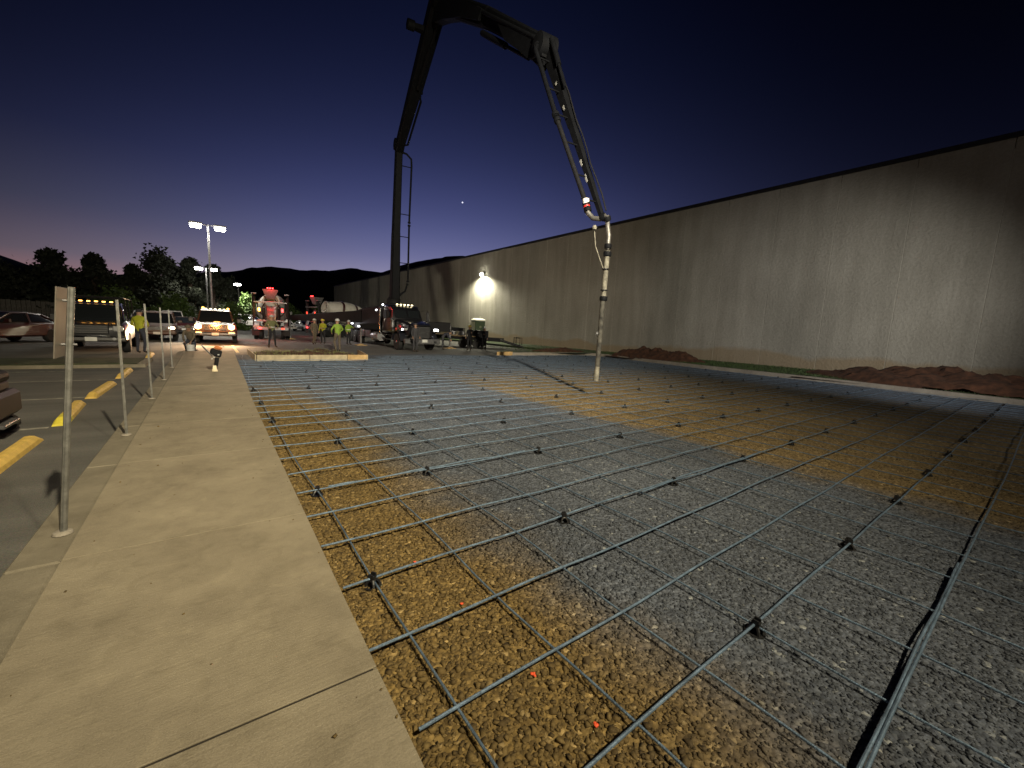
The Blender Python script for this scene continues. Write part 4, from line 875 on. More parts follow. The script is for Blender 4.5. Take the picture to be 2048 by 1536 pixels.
# work lamps on the deck
for (x, y_, z_) in [(-1.24, 36.2, 1.55), (-1.24, 30.0, 2.62), (-1.0, 29.3, 3.0), (-1.26, 34.2, 1.35)]:
    mb = P(); mb.box(W(x, y_, z_), (.06, .5 if z_ < 2 else .22, .10), ch=.02); mb.build('work_light', lens_white_dim, pt)
lamp_light('work_glow', 'POINT', W(-1.6, 35.5, 1.4), 25, (.95, .95, 1), pt, None, .1, origin=PO)
# boom: points lie in one vertical plane
B0 = Vector((11.13, 29.64, 3.35)); J1 = Vector((11.0, 28.64, 13.53)); J2 = Vector((9.94, 20.45, 17.62)); J3 = Vector((8.68, 10.67, 10.12)); J4 = Vector((8.30, 7.66, 4.58))
pn = Vector((.992, -.128, 0))
mid1 = Vector((11.07, 29.3, 7.9))
def beam_part(name, a, b, wa, ha, wb, hb, off=0, m=boom_m, par=pt):
    m1 = P(); o_ = pn * off; m1.beam(a + o_, b + o_, wa, ha, wb, hb, pn); return m1.build(name, m, par)
s1 = beam_part('boom_section', B0, mid1, .62, .80, .52, .62); beam_part('boom_skin', mid1, J1, .50, .62, .44, .50, par=s1)
s2 = beam_part('boom_section', J1 + Vector((0, -.0, -.3)), J2, .50, .60, .80, .90, -.02)
Jm = J2.lerp(J3, .12)
s3 = beam_part('boom_section', J2 + Vector((0, .9, .25)), J2.lerp(J3, .55), .80, .95, .56, .70, .20); beam_part('boom_skin', J2.lerp(J3, .55), J3, .54, .68, .42, .54, .20, par=s3)
s4 = beam_part('boom_section', J3, J3.lerp(J4, .5), .30, .40, .20, .26, .12); beam_part('boom_skin', J3.lerp(J4, .5), J4, .18, .24, .10, .13, .12, par=s4)
def knuckle(c, r, w, par):
    m1 = P(); m1.ring(c - pn * w / 2, pn, [(r * .5, -.03), (r, 0), (r, w), (r * .5, w + .03)], 18); m1.build('knuckle', boom_m, par, True)
knuckle(J1, .38, .6, s1); knuckle(J2, .62, .8, s2); knuckle(J3, .34, .56, s3); kk = J1.lerp(J2, .80); m1 = P(); m1.beam(kk, kk - pn * 1.05, .3, .45, .2, .3, Vector((0, 0, 1))); m1.build('knuckle_arm', boom_m, s2); knuckle(kk - pn * 1.05, .24, .36, s2)
def cyl_ram(a, b, r, par):
    m1 = P(); m1.cyl(a, a.lerp(b, .55), r, 12); m1.cyl(a.lerp(b, .55), b, r * .55, 10); m1.build('hydraulic_ram', boom_m, par, True)
def inplane(a, b, t, off):    # point on a-b shifted perpendicular inside the boom plane
    d = (b - a).normalized(); w = d.cross(pn); return a.lerp(b, t) + w * off
cyl_ram(inplane(B0, J1, -.02, .55), inplane(B0, J1, .42, .42), .13, s1)
cyl_ram(inplane(J1, J2, .50, -.55), inplane(J1, J2, .98, -.75), .13, s2)
cyl_ram(inplane(J2, J3, .55, -.50), inplane(J2, J3, .93, -.45), .11, s3)
cyl_ram(inplane(J3, J4, .02, .34), inplane(J3, J4, .32, .25), .08, s4)
# link plates at the folds
m1 = P(); m1.beam(inplane(J2, J3, .90, -.25), inplane(J3, J4, .08, -.22), .18, .22, .18, .22, pn); m1.build('link_plate', boom_m, s3)
m1 = P(); m1.beam(inplane(J1, J2, .86, -.2), inplane(J2, J3, .10, -.5), .2, .35, .2, .35, pn); m1.build('link_plate', boom_m, s2)
def gusset(pts, th, par):
    pts = [Vector(p) for p in pts]; m1 = P(); m1.loft([[p - pn * th / 2 for p in pts], [p + pn * th / 2 for p in pts]]); m1.build('gusset_plate', boom_m, par)
gusset([(10.15, 22.05, 17.4), (10.01, 20.98, 17.96), (9.74, 18.89, 16.58), (9.24, 14.98, 13.66), (9.29, 15.37, 13.48), (9.54, 17.28, 14.7), (9.84, 19.64, 15.97), (10.0, 20.89, 16.55)], .5, s2)
gusset([(9.07, 13.63, 12.38), (8.66, 10.45, 10.1), (8.67, 10.52, 9.75), (8.77, 11.35, 10.08), (8.86, 12.03, 10.69), (8.99, 13.07, 11.55)], .4, s3)
# delivery pipes with brackets
def pipe(pts, r=.066, name='delivery_pipe', m=boom_m, par=pt, clamps=True):
    m1 = P(); m1.tube(pts, r, 12); o = m1.build(name, m, par, True)
    if clamps:
        for p_ in (0, -1):
            a = Vector(pts[p_]); b = Vector(pts[1 if p_ == 0 else -2]); d = (b - a).normalized(); m2 = P(); m2.ring(a + d * .02, d, [(r * 1.5, 0), (r * 1.6, .03), (r * 1.6, .08), (r * 1.5, .11)], 14); m2.build('clamp', boom_m, o, True)
    return o
px1 = pn * .92
lo = [Vector((11.1, 29.5, 3.6)) + pn * .3, Vector((11.1, 29.4, 3.9)) + pn * .7, Vector((11.08, 29.4, 4.5)) + px1]
pipe(lo); pipe([Vector((11.08, 29.4, 4.55)) + px1, Vector((11.05, 29.2, 8.6)) + px1], par=s1); pipe([Vector((11.05, 29.2, 8.65)) + px1, Vector((11.02, 28.8, 12.4)) + px1, Vector((11.02, 28.75, 12.85)) + px1 * .95, Vector((11.0, 28.7, 13.1)) + pn * .55, Vector((11.0, 28.7, 13.15)) + pn * .2], par=s1)
for z_ in (5.9, 7.7, 9.2, 12.3):
    f_ = (z_ - B0.z) / (J1.z - B0.z); c_ = B0.lerp(J1, f_); m2 = P(); m2.tube([c_, c_ + px1], .03, 6); m2.build('pipe_bracket', boom_m, s1)
a, b = J1.lerp(J2, .02) + pn * .55, J1.lerp(J2, .38) + pn * .55
pipe([J1 + pn * .2, a, b, J1.lerp(J2, .42) + pn * .35], par=s2)
pipe([J1.lerp(J2, .43) + pn * .42, J1.lerp(J2, .97) + pn * .42], par=s2)
pipe([inplane(J2, J3, .03, .1) - pn * .15, inplane(J2, J3, .5, .1) - pn * .15], par=s3); pipe([inplane(J2, J3, .51, .1) - pn * .15, inplane(J2, J3, .97, .1) - pn * .15], par=s3)
q0 = pn * -.42
pa, pb, pc = J3.lerp(J4, .05) + q0, J3.lerp(J4, .48) + q0, J3.lerp(J4, .97) + q0 * .72
pipe([J3 - pn * .25, pa, pb], par=s4); pipe([pb.lerp(pc, .02), pc], m=steel_d, par=s4, r=.062)
for f_ in (.1, .3, .46, .62, .80, .93):
    m2 = P(); m2.tube([J3.lerp(J4, f_) + pn * .1, J3.lerp(J4, f_) + q0], .022, 6); m2.build('pipe_bracket', boom_m, s4)
m1 = P(); m1.tube([J3.lerp(J4, t / 12) + pn * (.12 + .03 * math.sin(t * 1.9)) + Vector((0, -.16, .10)) for t in range(13)], .018, 6); m1.build('hydraulic_hose', black_pl, s4)
for k, f_ in enumerate((.24, .39, .71, .79)):   # pale number plates and stickers along the last section
    c_ = J3.lerp(J4, f_); d = (J4 - J3).normalized(); wv_ = d.cross(pn); th = .23 - .13 * f_ ; m2 = P(); m2.beam(c_ - wv_ * (th * .0) + pn * (-.02 - .0), c_ + d * (.09 + .05 * k) - pn * .02, .012, .07, .012, .05, pn); 
    m2.build('sticker', mat('pale_sticker', (.3, .3, .28), .6), s4)
# tip: red and white marker, elbows, end hose
tip = pc
m1 = P(); m1.tube([tip + Vector((-.02, .05, .20)), tip + Vector((-.01, .03, .06))], .085, 12); mk = m1.build('tip_marker', mat('white_marker', (.7, .68, .66), .5), s4, True)
m1 = P(); m1.tube([tip + Vector((-.01, .03, .06)), tip + Vector((0, .01, -.02))], .087, 12); m1.build('marker_band', mat('red_marker', (.5, .02, .02), .5), s4, True)
El = [tip, tip + Vector((.0, -.05, -.16)), tip + Vector((.05, -.18, -.30)), tip + Vector((.12, -.36, -.34)), tip + Vector((.16, -.52, -.28))]
pipe(El, .062, 'elbow_pipe', pipe_m, pt)
e0 = El[-1]; HX, HY = 8.25, 7.27
El2 = [e0, e0 + Vector((.03, -.10, .0)), Vector((HX + .02, HY - .03, 4.16)), Vector((HX + .03, HY - .04, 3.98)), Vector((HX + .03, HY - .04, 3.72))]
El2 = [e0 + Vector((0, -.02, 0)), e0.lerp(El2[2], .5) + Vector((0, 0, .05)), Vector((HX + .01, HY, 4.22)), Vector((HX + .03, HY - .04, 4.0)), Vector((HX + .03, HY - .04, 3.66))]
pipe(El2, .058, 'elbow_pipe', pipe_m, pt)
hz = [3.62, 3.3, 2.95, 2.6, 2.35]; 
pipe([(HX + .03 - .02 * (3.62 - z_), HY - .04, z_) for z_ in hz], .064, 'end_hose', slurry, pt)
for z_ in (3.15, 2.62):
    m2 = P(); m2.ring((HX + .0, HY - .04, z_), (0, 0, 1), [(.088, 0), (.09, .03)], 14); m2.build('hose_strap', black_pl, pt)
m1 = P(); zz = [2.36, 2.0, 1.6, 1.2, .9, .65]
m1.tube([(HX - .01 - .012 * (2.36 - z_) * 4 * .3, HY - .04, z_) for z_ in zz], [.066, .066, .065, .064, .064, .065], 14); m1.build('hose_lower', hose_m, pt, True)
m1 = P(); m1.tube([(HX - .035, HY - .04, .66), (HX - .05, HY - .04, .45), (HX - .055, HY - .04, .28)], [.065, .068, .071], 14); m1.build('hose_mouth', slurry, pt, True)
m1 = P(); m1.ring((HX - .17, HY - .06, 1.52), (.6, -.8, 0), [(.05, -.02), (.06, 0), (.05, .02)], 12); m1.tube([(HX - .02, HY - .04, 1.55), (HX - .17, HY - .06, 1.52)], .012, 5); m1.build('hose_handle', steel_g, pt)
m1 = P(); m1.tube([(HX - .35, HY + .1, 4.05), (HX - .30, HY + .08, 3.7), (HX - .2, HY, 3.4), (HX - .1, HY - .03, 3.2), (HX, HY - .05, 3.1)], .014, 6); m1.ring((HX - .36, HY + .1, 4.1), (0, 0, 1), [(.05, 0), (.06, .05), (.03, .1)], 10); m1.build('safety_sling', slurry, pt)

# ------------------------------------------------------------------ people
def person(label, loc, rz, top, legs, hat=None, pose=None, h=1.75, vest=None, hatstyle='hard'):
    """faces local -y"""
    k = h / 1.75
    J = dict(pel=(0, 0, .95), spn=(0, 0, 1.13), chs=(0, -.01, 1.34), nek=(0, -.01, 1.48), hed=(0, -.03, 1.61), crn=(0, -.02, 1.70),
             sl=(-.18, 0, 1.40), el=(-.25, .02, 1.13), wl=(-.25, -.10, .92), sr=(.18, 0, 1.40), er=(.25, .02, 1.13), wr=(.25, -.10, .92),
             hl=(-.10, 0, .90), kl=(-.12, -.03, .50), al=(-.12, .02, .10), tl=(-.14, -.15, .045), hr=(.10, 0, .90), kr=(.12, -.03, .50), ar=(.12, .02, .10), tr=(.14, -.15, .045))
    if pose: J.update(pose)
    rad = dict(pel=.145, spn=.135, chs=.155, nek=.058, hed=.092, crn=.075, sl=.072, el=.046, wl=.032, sr=.072, er=.046, wr=.032, hl=.098, kl=.064, al=.046, tl=.038, hr=.098, kr=.064, ar=.046, tr=.038)
    E_ = [('pel', 'spn'), ('spn', 'chs'), ('chs', 'nek'), ('nek', 'hed'), ('hed', 'crn'), ('chs', 'sl'), ('sl', 'el'), ('el', 'wl'), ('chs', 'sr'), ('sr', 'er'), ('er', 'wr'), ('pel', 'hl'), ('hl', 'kl'), ('kl', 'al'), ('al', 'tl'), ('pel', 'hr'), ('hr', 'kr'), ('kr', 'ar'), ('ar', 'tr')]
    names = list(J); me = bpy.data.meshes.new('person_skel'); me.from_pydata([Vector(J[n]) * k for n in names], [(names.index(a), names.index(b)) for a, b in E_], [])
    o = bpy.data.objects.new('person_tmp', me); COL.objects.link(o); o.modifiers.new('s', 'SKIN')
    for i, n in enumerate(names): me.skin_vertices[0].data[i].radius = (rad[n] * k,) * 2 if n not in ('chs', 'spn', 'pel') else (rad[n] * k * 1.12, rad[n] * k * .82)
    me.skin_vertices[0].data[names.index('pel')].use_root = True
    sb = o.modifiers.new('b', 'SUBSURF'); sb.levels = 1; sb.render_levels = 1
    dg = bpy.context.evaluated_depsgraph_get(); nm = bpy.data.meshes.new_from_object(o.evaluated_get(dg)); bpy.data.objects.remove(o)
    t = thing('person', label, 'person', loc, rz)
    for mm in (top, legs, skin_m, boot_m): nm.materials.append(mm)
    seg = [(Vector(J[a]) * k, Vector(J[b]) * k, c) for a, b, c in [('pel', 'spn', 0), ('spn', 'chs', 0), ('chs', 'nek', 0), ('nek', 'hed', 2), ('hed', 'crn', 2), ('sl', 'el', 0), ('el', 'wl', 0), ('sr', 'er', 0), ('er', 'wr', 0), ('hl', 'kl', 1), ('kl', 'al', 1), ('al', 'tl', 3), ('hr', 'kr', 1), ('kr', 'ar', 1), ('ar', 'tr', 3), ('pel', 'hl', 1), ('pel', 'hr', 1)]]
    for p in nm.polygons:
        c = p.center; best = (9, 0)
        for a, b, ci in seg:
            ab = b - a; tt = max(0, min(1, (c - a).dot(ab) / ab.length_squared)); dd = (a + ab * tt - c).length
            if dd < best[0]: best = (dd, ci)
        p.material_index = best[1]; p.use_smooth = True
    ob = bpy.data.objects.new('body', nm); COL.objects.link(ob); ob.parent = t
    for s_, wn_, en in ((-1, 'wl', 'el'), (1, 'wr', 'er')):   # hands with palm, four fingers and thumb
        w = Vector(J[wn_]) * k; d = (w - Vector(J[en]) * k).normalized(); sd_ = d.cross(Vector((s_, 0, 0))); sd_ = sd_.normalized() if sd_.length > .1 else Vector((0, -1, 0)); nrm = d.cross(sd_)
        m1 = MB(); m1.beam(w - d * .02, w + d * .085, .045, .03, .078, .026, sd_)
        for q, ln in enumerate((.062, .072, .068, .05)):
            b0 = w + d * .08 + sd_ * (-.028 + q * .019); m1.tube([b0, b0 + d * ln * .5 + nrm * .006, b0 + d * ln * .85 + nrm * .022], [.009, .0085, .007], 6)
        b0 = w + d * .02 - sd_ * .03; m1.tube([b0, b0 + d * .03 - sd_ * .03, b0 + d * .06 - sd_ * .035 + nrm * .012], [.011, .010, .008], 6)
        m1.build('hand', skin_m, t, True)
    hd = Vector(J['hed']) * k; up = (Vector(J['crn']) * k - hd).normalized(); fw = Vector((0, -1, 0)); fw = (fw - up * fw.dot(up)).normalized()
    m1 = MB(); m1.tube([hd + fw * .085 + up * .015, hd + fw * .108 - up * .018, hd + fw * .085 - up * .03], [.008, .015, .010], 6)
    for s_ in (-1, 1): m1.tube([hd + Vector((s_ * .088, 0, 0)) + up * .02, hd + Vector((s_ * .098, .01, 0)), hd + Vector((s_ * .086, 0, 0)) - up * .03], [.012, .018, .010], 6)
    m1.build('nose_and_ears', skin_m, t, True)
    if hat:
        m1 = MB(); c = hd + up * .055 * k
        if hatstyle == 'hard':
            m1.ring(c, up, [(.135, 0), (.137, .008), (.122, .02), (.118, .05), (.095, .095), (.05, .12), (.001, .125)], 18); m1.loft([[c + fw * .10 + Vector((x, 0, 0)) + up * .008 for x in (-.07, -.02, .02, .07)] + [c + fw * .10 + Vector((x, 0, 0)) + up * .014 for x in (.07, .02, -.02, -.07)], [c + fw * .17 + Vector((x, 0, 0)) - up * .004 for x in (-.05, -.02, .02, .05)] + [c + fw * .17 + Vector((x, 0, 0)) + up * .002 for x in (.05, .02, -.02, -.05)]])
        else: m1.ring(c - up * .02, up, [(.104, 0), (.108, .03), (.10, .07), (.07, .105), (.001, .115)], 16)
        m1.build('hard_hat' if hatstyle == 'hard' else 'cap', hat, t, True)
    if vest:
        m1 = MB(); 
        a, b = Vector(J['spn']) * k, Vector(J['chs']) * k; ax = (b - a).normalized()
        m1.ring(a - ax * .02, ax, [(.178, 0), (.178, .035)], 20); m1.build('reflective_band', reflect, t)
    return t
walkL = dict(kl=(-.12, -.14, .52), al=(-.12, .04, .10), tl=(-.14, -.13, .045), kr=(.12, .06, .50), ar=(.12, .22, .12), tr=(.14, .08, .045))
person('worker in a bright yellow shirt and dark trousers beside the black pickup', (-2.23, 22.73, ZG), R(150), hivis, denim, black_c, dict(el=(-.30, -.02, 1.14), wl=(-.16, -.20, 1.06), er=(.30, -.02, 1.14), wr=(.16, -.20, 1.06), kl=(-.14, -.05, .5)), 1.82, hatstyle='cap')
person('worker in an olive vest with a head lamp standing behind the left mixer truck', (2.98, 27.2, ZG), R(10), olive, black_c, hat_w, dict(el=(-.33, -.05, 1.18), wl=(-.20, -.24, 1.10), er=(.33, -.05, 1.18), wr=(.20, -.24, 1.10), al=(-.17, .02, .10), ar=(.17, .02, .1), tl=(-.2, -.14, .045), tr=(.2, -.14, .045)), 1.85, vest=True)
person('worker in lime shirt and pale trousers in front of the pump truck deck', (5.84, 24.2, ZG), R(200), lime, tan_c, hat_w, dict(el=(-.34, -.03, 1.20), wl=(-.22, -.20, 1.02), er=(.34, -.03, 1.2), wr=(.22, -.2, 1.02), kr=(.13, -.12, .52), ar=(.13, .05, .1)), 1.8)
person('worker in tan clothes under the tip of the raised outrigger', (6.0, 31.2, ZG), R(20), tan_c, tan_c, hat_w, walkL, 1.75)
person('worker in a hi vis vest next to the tan clothed one under the outrigger', (6.7, 31.9, ZG), R(-40), hivis, black_c, hat_y, dict(er=(.30, -.1, 1.2), wr=(.12, -.3, 1.15)), 1.75, vest=True)
person('worker in a hi vis vest behind the lime shirted one', (8.2, 30.9, ZG), R(30), lime, black_c, hat_w, dict(er=(.32, -.1, 1.25), wr=(.2, -.34, 1.3)), 1.75, vest=True)
person('worker in grey standing between the pump truck front wheel and grille', (10.35, 24.0, ZG), R(10), grey_c, grey_c, grey_c, None, 1.78, hatstyle='cap')
person('worker in dark blue bending over right of the pump truck bumper', (13.35, 26.2, ZG), R(60), denim, grey_c, black_c, dict(spn=(0, -.12, 1.08), chs=(0, -.34, 1.16), nek=(0, -.46, 1.18), hed=(0, -.57, 1.17), crn=(0, -.65, 1.20), sl=(-.18, -.34, 1.16), el=(-.22, -.42, .92), wl=(-.16, -.55, .74), sr=(.18, -.34, 1.16), er=(.22, -.42, .92), wr=(.16, -.55, .74)), 1.78, hatstyle='cap')
person('dark clothed worker pointing with one arm in front of the trailer', (15.45, 26.0, ZG), R(-60), black_c, black_c, hat_y, dict(er=(.38, -.2, 1.32), wr=(.42, -.45, 1.28)), 1.8)
person('worker in white hard hat half turned beside the pointing worker', (16.9, 26.3, ZG), R(-30), black_c, black_c, hat_w, dict(el=(-.26, -.1, 1.18), wl=(-.08, -.28, 1.2)), 1.72)
person('distant worker with pale hard hat standing by the wall lit trailer', (17.6, 35.5, ZG), R(30), black_c, black_c, hat_y, dict(er=(.28, -.12, 1.25), wr=(.1, -.3, 1.35)), 1.8)
person('kneeling worker with arms in the bucket at the end of the sidewalk', (-.62, 23.35, ZG), R(-10), tan_c, denim, tan_c, dict(pel=(0, .12, .55), spn=(0, 0, .72), chs=(0, -.16, .90), nek=(0, -.24, 1.02), hed=(0, -.32, 1.10), crn=(0, -.35, 1.19), sl=(-.18, -.16, .95), el=(-.2, -.32, .72), wl=(-.12, -.50, .52), sr=(.18, -.16, .95), er=(.2, -.32, .72), wr=(.12, -.5, .52),
       hl=(-.1, .12, .52), kl=(-.16, -.25, .42), al=(-.16, .0, .09), tl=(-.17, -.16, .045), hr=(.1, .12, .52), kr=(.14, -.2, .12), ar=(.14, .22, .09), tr=(.14, .34, .05)), 1.75, hatstyle='cap')

# ------------------------------------------------------------------ small tools
t = thing('bucket', 'white plastic bucket with a dark mouth at the end of the sidewalk', 'bucket', (-.62, 22.76, ZG))
mb = MB((-.62, 22.76, ZG)); c_ = (-.62, 22.76, ZG); mb.ring(c_, (0, 0, 1), [(.13, 0), (.155, .36), (.165, .36), (.165, .38), (.15, .38), (.135, .1), (.001, .1)], 20); mb.build('pail', mat('white_plastic', (.55, .55, .54), .5, 0, .05), t, True)
mb = MB(c_); mb.tube([(-.62 - .16, 22.76, ZG + .34), (-.62 - .12, 22.66, ZG + .24), (-.62, 22.60, ZG + .2), (-.62 + .12, 22.66, ZG + .24), (-.62 + .16, 22.76, ZG + .34)], .004, 5); mb.build('handle', steel_g, t)
# jumping tamper on the sidewalk
TL = Vector((.12, 13.9, 0)); t = thing('tamping_rammer', 'small jumping tamper with a pale shoe standing on the sidewalk', 'tamping rammer', TL)
def Tm(): return MB(TL)
m1 = Tm(); m1.box(TL + Vector((0, -.02, .03)), (.13, .26, .05), None, .015); m1.loft([[TL + Vector((x * .05, y_ * .07, .05)) for x, y_ in ((-1, -1), (1, -1), (1, 1), (-1, 1))], [TL + Vector((x * .035, y_ * .035, .17)) for x, y_ in ((-1, -1), (1, -1), (1, 1), (-1, 1))]]); m1.build('shoe', mat('cream_shoe', (.68, .58, .38), .6, 0, .08), t)
m1 = Tm(); pr = [(.045 + (.014 if i % 2 else 0), .16 + i * .018) for i in range(14)]; m1.ring(TL, (.18, .1, 1), pr, 14); m1.build('bellows', black_pl, t, True)
m1 = Tm(); m1.box(TL + Vector((.09, .04, .50)), (.17, .20, .20), Matrix.Rotation(R(12), 3, 'Y'), .03); m1.box(TL + Vector((-.02, .04, .56)), (.12, .14, .16), Matrix.Rotation(R(12), 3, 'Y'), .03); m1.cyl(TL + Vector((.02, -.09, .52)), TL + Vector((.02, -.13, .52)), .07, 14); m1.build('engine', steel_d, t)
m1 = Tm(); m1.box(TL + Vector((.10, .02, .655)), (.18, .14, .09), Matrix.Rotation(R(12), 3, 'Y'), .03); m1.build('fuel_tank', mat('orange_plastic', (.5, .16, .04), .5), t)
m1 = Tm(); m1.tube([TL + Vector(p_) for p_ in [(-.03, .10, .42), (-.22, .12, .66), (-.26, .12, .72), (-.26, -.10, .72), (-.22, -.10, .66), (-.03, -.08, .42)]], .014, 8); m1.build('handle', steel_g, t)
for (x, y_, z_) in [(.0, -.10, .40), (.10, -.09, .47), (-.05, -.08, .36), (.22, 0, .70)]:
    m1 = Tm(); m1.box(TL + Vector((x, y_, z_)), (.045, .02, .03), None, .006); m1.build('cap', hat_w, t)
# dark wheeled machine cut by the left edge
CL = Vector((-2.45, 8.2, ZG)); t = thing('floor_saw', 'dark wheeled walk behind machine cut off by the left edge of the photo', 'floor saw', CL, R(0))
def Cm(): return MB(CL)
m1 = Cm(); m1.box(CL + Vector((0, 0, .42)), (.62, .9, .34), None, .05); m1.box(CL + Vector((0, .02, .66)), (.5, .6, .2), None, .06); m1.build('engine_cover', mat('dark_brown_paint', (.022, .012, .010), .5, 0, .2), t)
m1 = Cm(); m1.box(CL + Vector((.02, -.12, .24)), (.66, .55, .05), Matrix.Rotation(R(10), 3, 'Y'), .01); m1.build('blade_guard', steel_g, t)
m1 = Cm(); m1.tube([CL + Vector(p_) for p_ in [(-.2, .3, .6), (-.05, .35, .85), (.0, .35, 1.05), (-.35, .35, 1.1)]], .05, 8); m1.box(CL + Vector((-.1, .3, .96)), (.26, .2, .26), None, .05); m1.build('control_column', black_pl, t)
m1 = Cm(); m1.cyl(CL + Vector((.18, -.1, .78)), CL + Vector((.18, .25, .78)), .09, 12); m1.build('muffler', steel_d, t)
for (x, y_) in ((.16, -.36), (.16, .36), (-.3, -.36), (-.3, .36)):
    m1 = Cm(); m1.ring(CL + Vector((x, y_ - .05, .12)), (0, 1, 0), [(.07, 0), (.12, 0), (.12, .09), (.07, .09)], 18); w_ = m1.build('wheel', rubber, t, True)
    m1 = Cm(); m1.ring(CL + Vector((x, y_ - .05, .12)), (0, 1, 0), [(.07, -.003), (.07, .09), (.03, .09), (.03, -.01), (.001, -.01)], 16); m1.build('hub', steel_g, w_, True)

# ------------------------------------------------------------------ trailer and portable toilet
TO = Vector((18.2, 30, ZG)); t = thing('flatbed_trailer', 'dark equipment trailer with its ramp lowered in front of the portable toilet', 'trailer', TO)
def Q(): return MB(TO)
m1 = Q(); A_, B_ = Vector((14.9, 33.0, .62)), Vector((20.0, 28.3, .50)); sd_ = Vector((.68, .73, 0))
m1.beam(A_, B_, 2.2, .16, 2.2, .16, sd_); m1.build('deck', steel_d, t)
for s in (-1, 1):
    m1 = Q(); m1.beam(A_ + sd_ * s * 1.1 + Vector((0, 0, .05)), B_ + sd_ * s * 1.1 + Vector((0, 0, .05)), .07, .26, .07, .26, sd_); m1.build('side_rail', steel_d, t)
    for f_ in (.55, .72):
        c_ = A_.lerp(B_, f_) + sd_ * s * 1.25; c_.z = ZG + .36; m1 = Q(); m1.ring(c_ - sd_ * .12, sd_, [(.2, 0), (.34, 0), (.36, .05), (.36, .2), (.34, .25), (.2, .25)], 20); w_ = m1.build('wheel', rubber, t, True)
        m1 = Q(); m1.ring(c_ - sd_ * .12, sd_, [(.21, .02), (.21, .24), (.1, .2), (.001, .22)] if s > 0 else [(.001, .02), (.1, .04), (.21, .0), (.21, .23)], 16); m1.build('rim', white_p, w_, True)
    m1 = Q(); d_ = (B_ - A_).normalized(); e = B_ + sd_ * s * .7; m1.beam(e, e + d_ * 2.0 + Vector((0, 0, -.50)), .5, .10, .5, .07, sd_); m1.build('ramp', steel_d, t)
    m1 = Q(); e = B_ + d_ * 1.1 + sd_ * s * .9; m1.tube([e + Vector((0, 0, -.2)), e + Vector((0, 0, .35)), e + d_ * .5 + Vector((0, 0, .30)), e + d_ * .5 + Vector((0, 0, -.3))], .035, 6); m1.build('ramp_brace', steel_d, t)
m1 = Q(); m1.beam(A_, A_ - d_ * 1.4, .5, .12, .12, .1, sd_); m1.build('drawbar', steel_d, t)
o_ = thing('trailer_cargo', 'low stack of pale hoses and boards lying on the dark trailer', 'cargo', (17.2, 31.0, .72))
for k in range(5):
    m1 = MB((17.2, 31.0, .72)); c0 = A_.lerp(B_, .15) + sd_ * (-.7 + k * .3) + Vector((0, 0, .14 + .02 * k)); m1.tube([c0, c0 + d_ * 2.2, c0 + d_ * (3 + .3 * k)], .06, 8); m1.build('pipe' if k % 2 else 'board', pipe_m if k % 2 else wood, o_, True)
def cargo(label, cat, c, build):
    e = thing(cat.replace(' ', '_'), label, cat, c); build(e, c)
def chest(e, c):
    m1 = MB(c); m1.box(c + Vector((0, 0, .33)), (1.5, .62, .62), R(-43), .04); m1.build('box', steel_d, e)
    m1 = MB(c); m1.box(c + Vector((0, 0, .67)), (1.54, .66, .05), R(-43), .02); m1.build('lid', black_pl, e)
    m1 = MB(c); m1.box(c + Vector((-.25, -.25, .45)), (.16, .03, .06), R(-43), .01); m1.build('latch', steel_g, e)
cargo('dark lidded tool chest at the rear half of the trailer deck', 'tool chest', Vector((18.7, 29.9, .60)), chest)
def roller(e, c):
    ax = Vector((.73, -.68, 0)); sd = Vector((.68, .73, 0))
    for q in (-.42, .42):
        m1 = MB(c); m1.ring(c + ax * q + Vector((0, 0, .26)) - sd * .4, sd, [(.2, 0), (.26, .02), (.26, .78), (.2, .8)], 20); m1.build('drum', steel_g, e, True)
    m1 = MB(c); m1.beam(c - ax * .6 + Vector((0, 0, .62)), c + ax * .6 + Vector((0, 0, .62)), .8, .34, .7, .26, sd); m1.build('engine_cover', black_p, e)
    m1 = MB(c); m1.tube([c - ax * .55 + Vector((0, 0, .7)) + sd * .3, c - ax * 1.0 + Vector((0, 0, 1.05)) + sd * .3, c - ax * 1.0 + Vector((0, 0, 1.05)) - sd * .3, c - ax * .55 + Vector((0, 0, .7)) - sd * .3], .025, 6); m1.build('handle', steel_d, e)
cargo('dark small walk behind roller standing on the trailer between the two workers', 'roller', Vector((17.3, 31.2, .66)), roller)
TT = Vector((23.6, 38.0, .12)); t = thing('portable_toilet', 'green portable toilet with a white roof standing against the concrete wall', 'portable toilet', TT, R(-8))
def T_(): return MB()
m1 = T_(); m1.box((0, 0, .08), (1.2, 1.25, .16), None, .03); m1.build('base', steel_d, t)
m1 = T_(); m1.box((0, 0, 1.12), (1.12, 1.16, 1.95), None, .05); m1.build('cabin', toilet_g, t)
m1 = T_(); m1.loft([[(-.62, -.64, 2.08), (.62, -.64, 2.08), (.62, .64, 2.08), (-.62, .64, 2.08)], [(-.60, -.62, 2.2), (.60, -.62, 2.2), (.60, .62, 2.2), (-.60, .62, 2.2)], [(-.35, -.4, 2.36), (.35, -.4, 2.36), (.35, .4, 2.36), (-.35, .4, 2.36)]]); m1.build('roof', toilet_w, t)
m1 = T_(); m1.box((-.575, 0, 1.08), (.04, .80, 1.78), None, .015); dr = m1.build('door', beige, t)
m1 = T_(); m1.box((-.60, -.3, 1.1), (.03, .05, .16), None, .01); m1.build('door_handle', steel_d, dr)
m1 = T_(); m1.ring((-.0, -.585, 1.45), (0, -1, 0), [(.13, 0), (.13, .008), (.10, .008), (.10, .0)], 20); m1.build('emblem', beige, t)
for z_ in (.75, .55, .95): m1 = T_(); m1.box((0, -.587, z_), (.95, .02, .07), None, .008); m1.build('side_rib', toilet_g if z_ != .95 else beige, t)
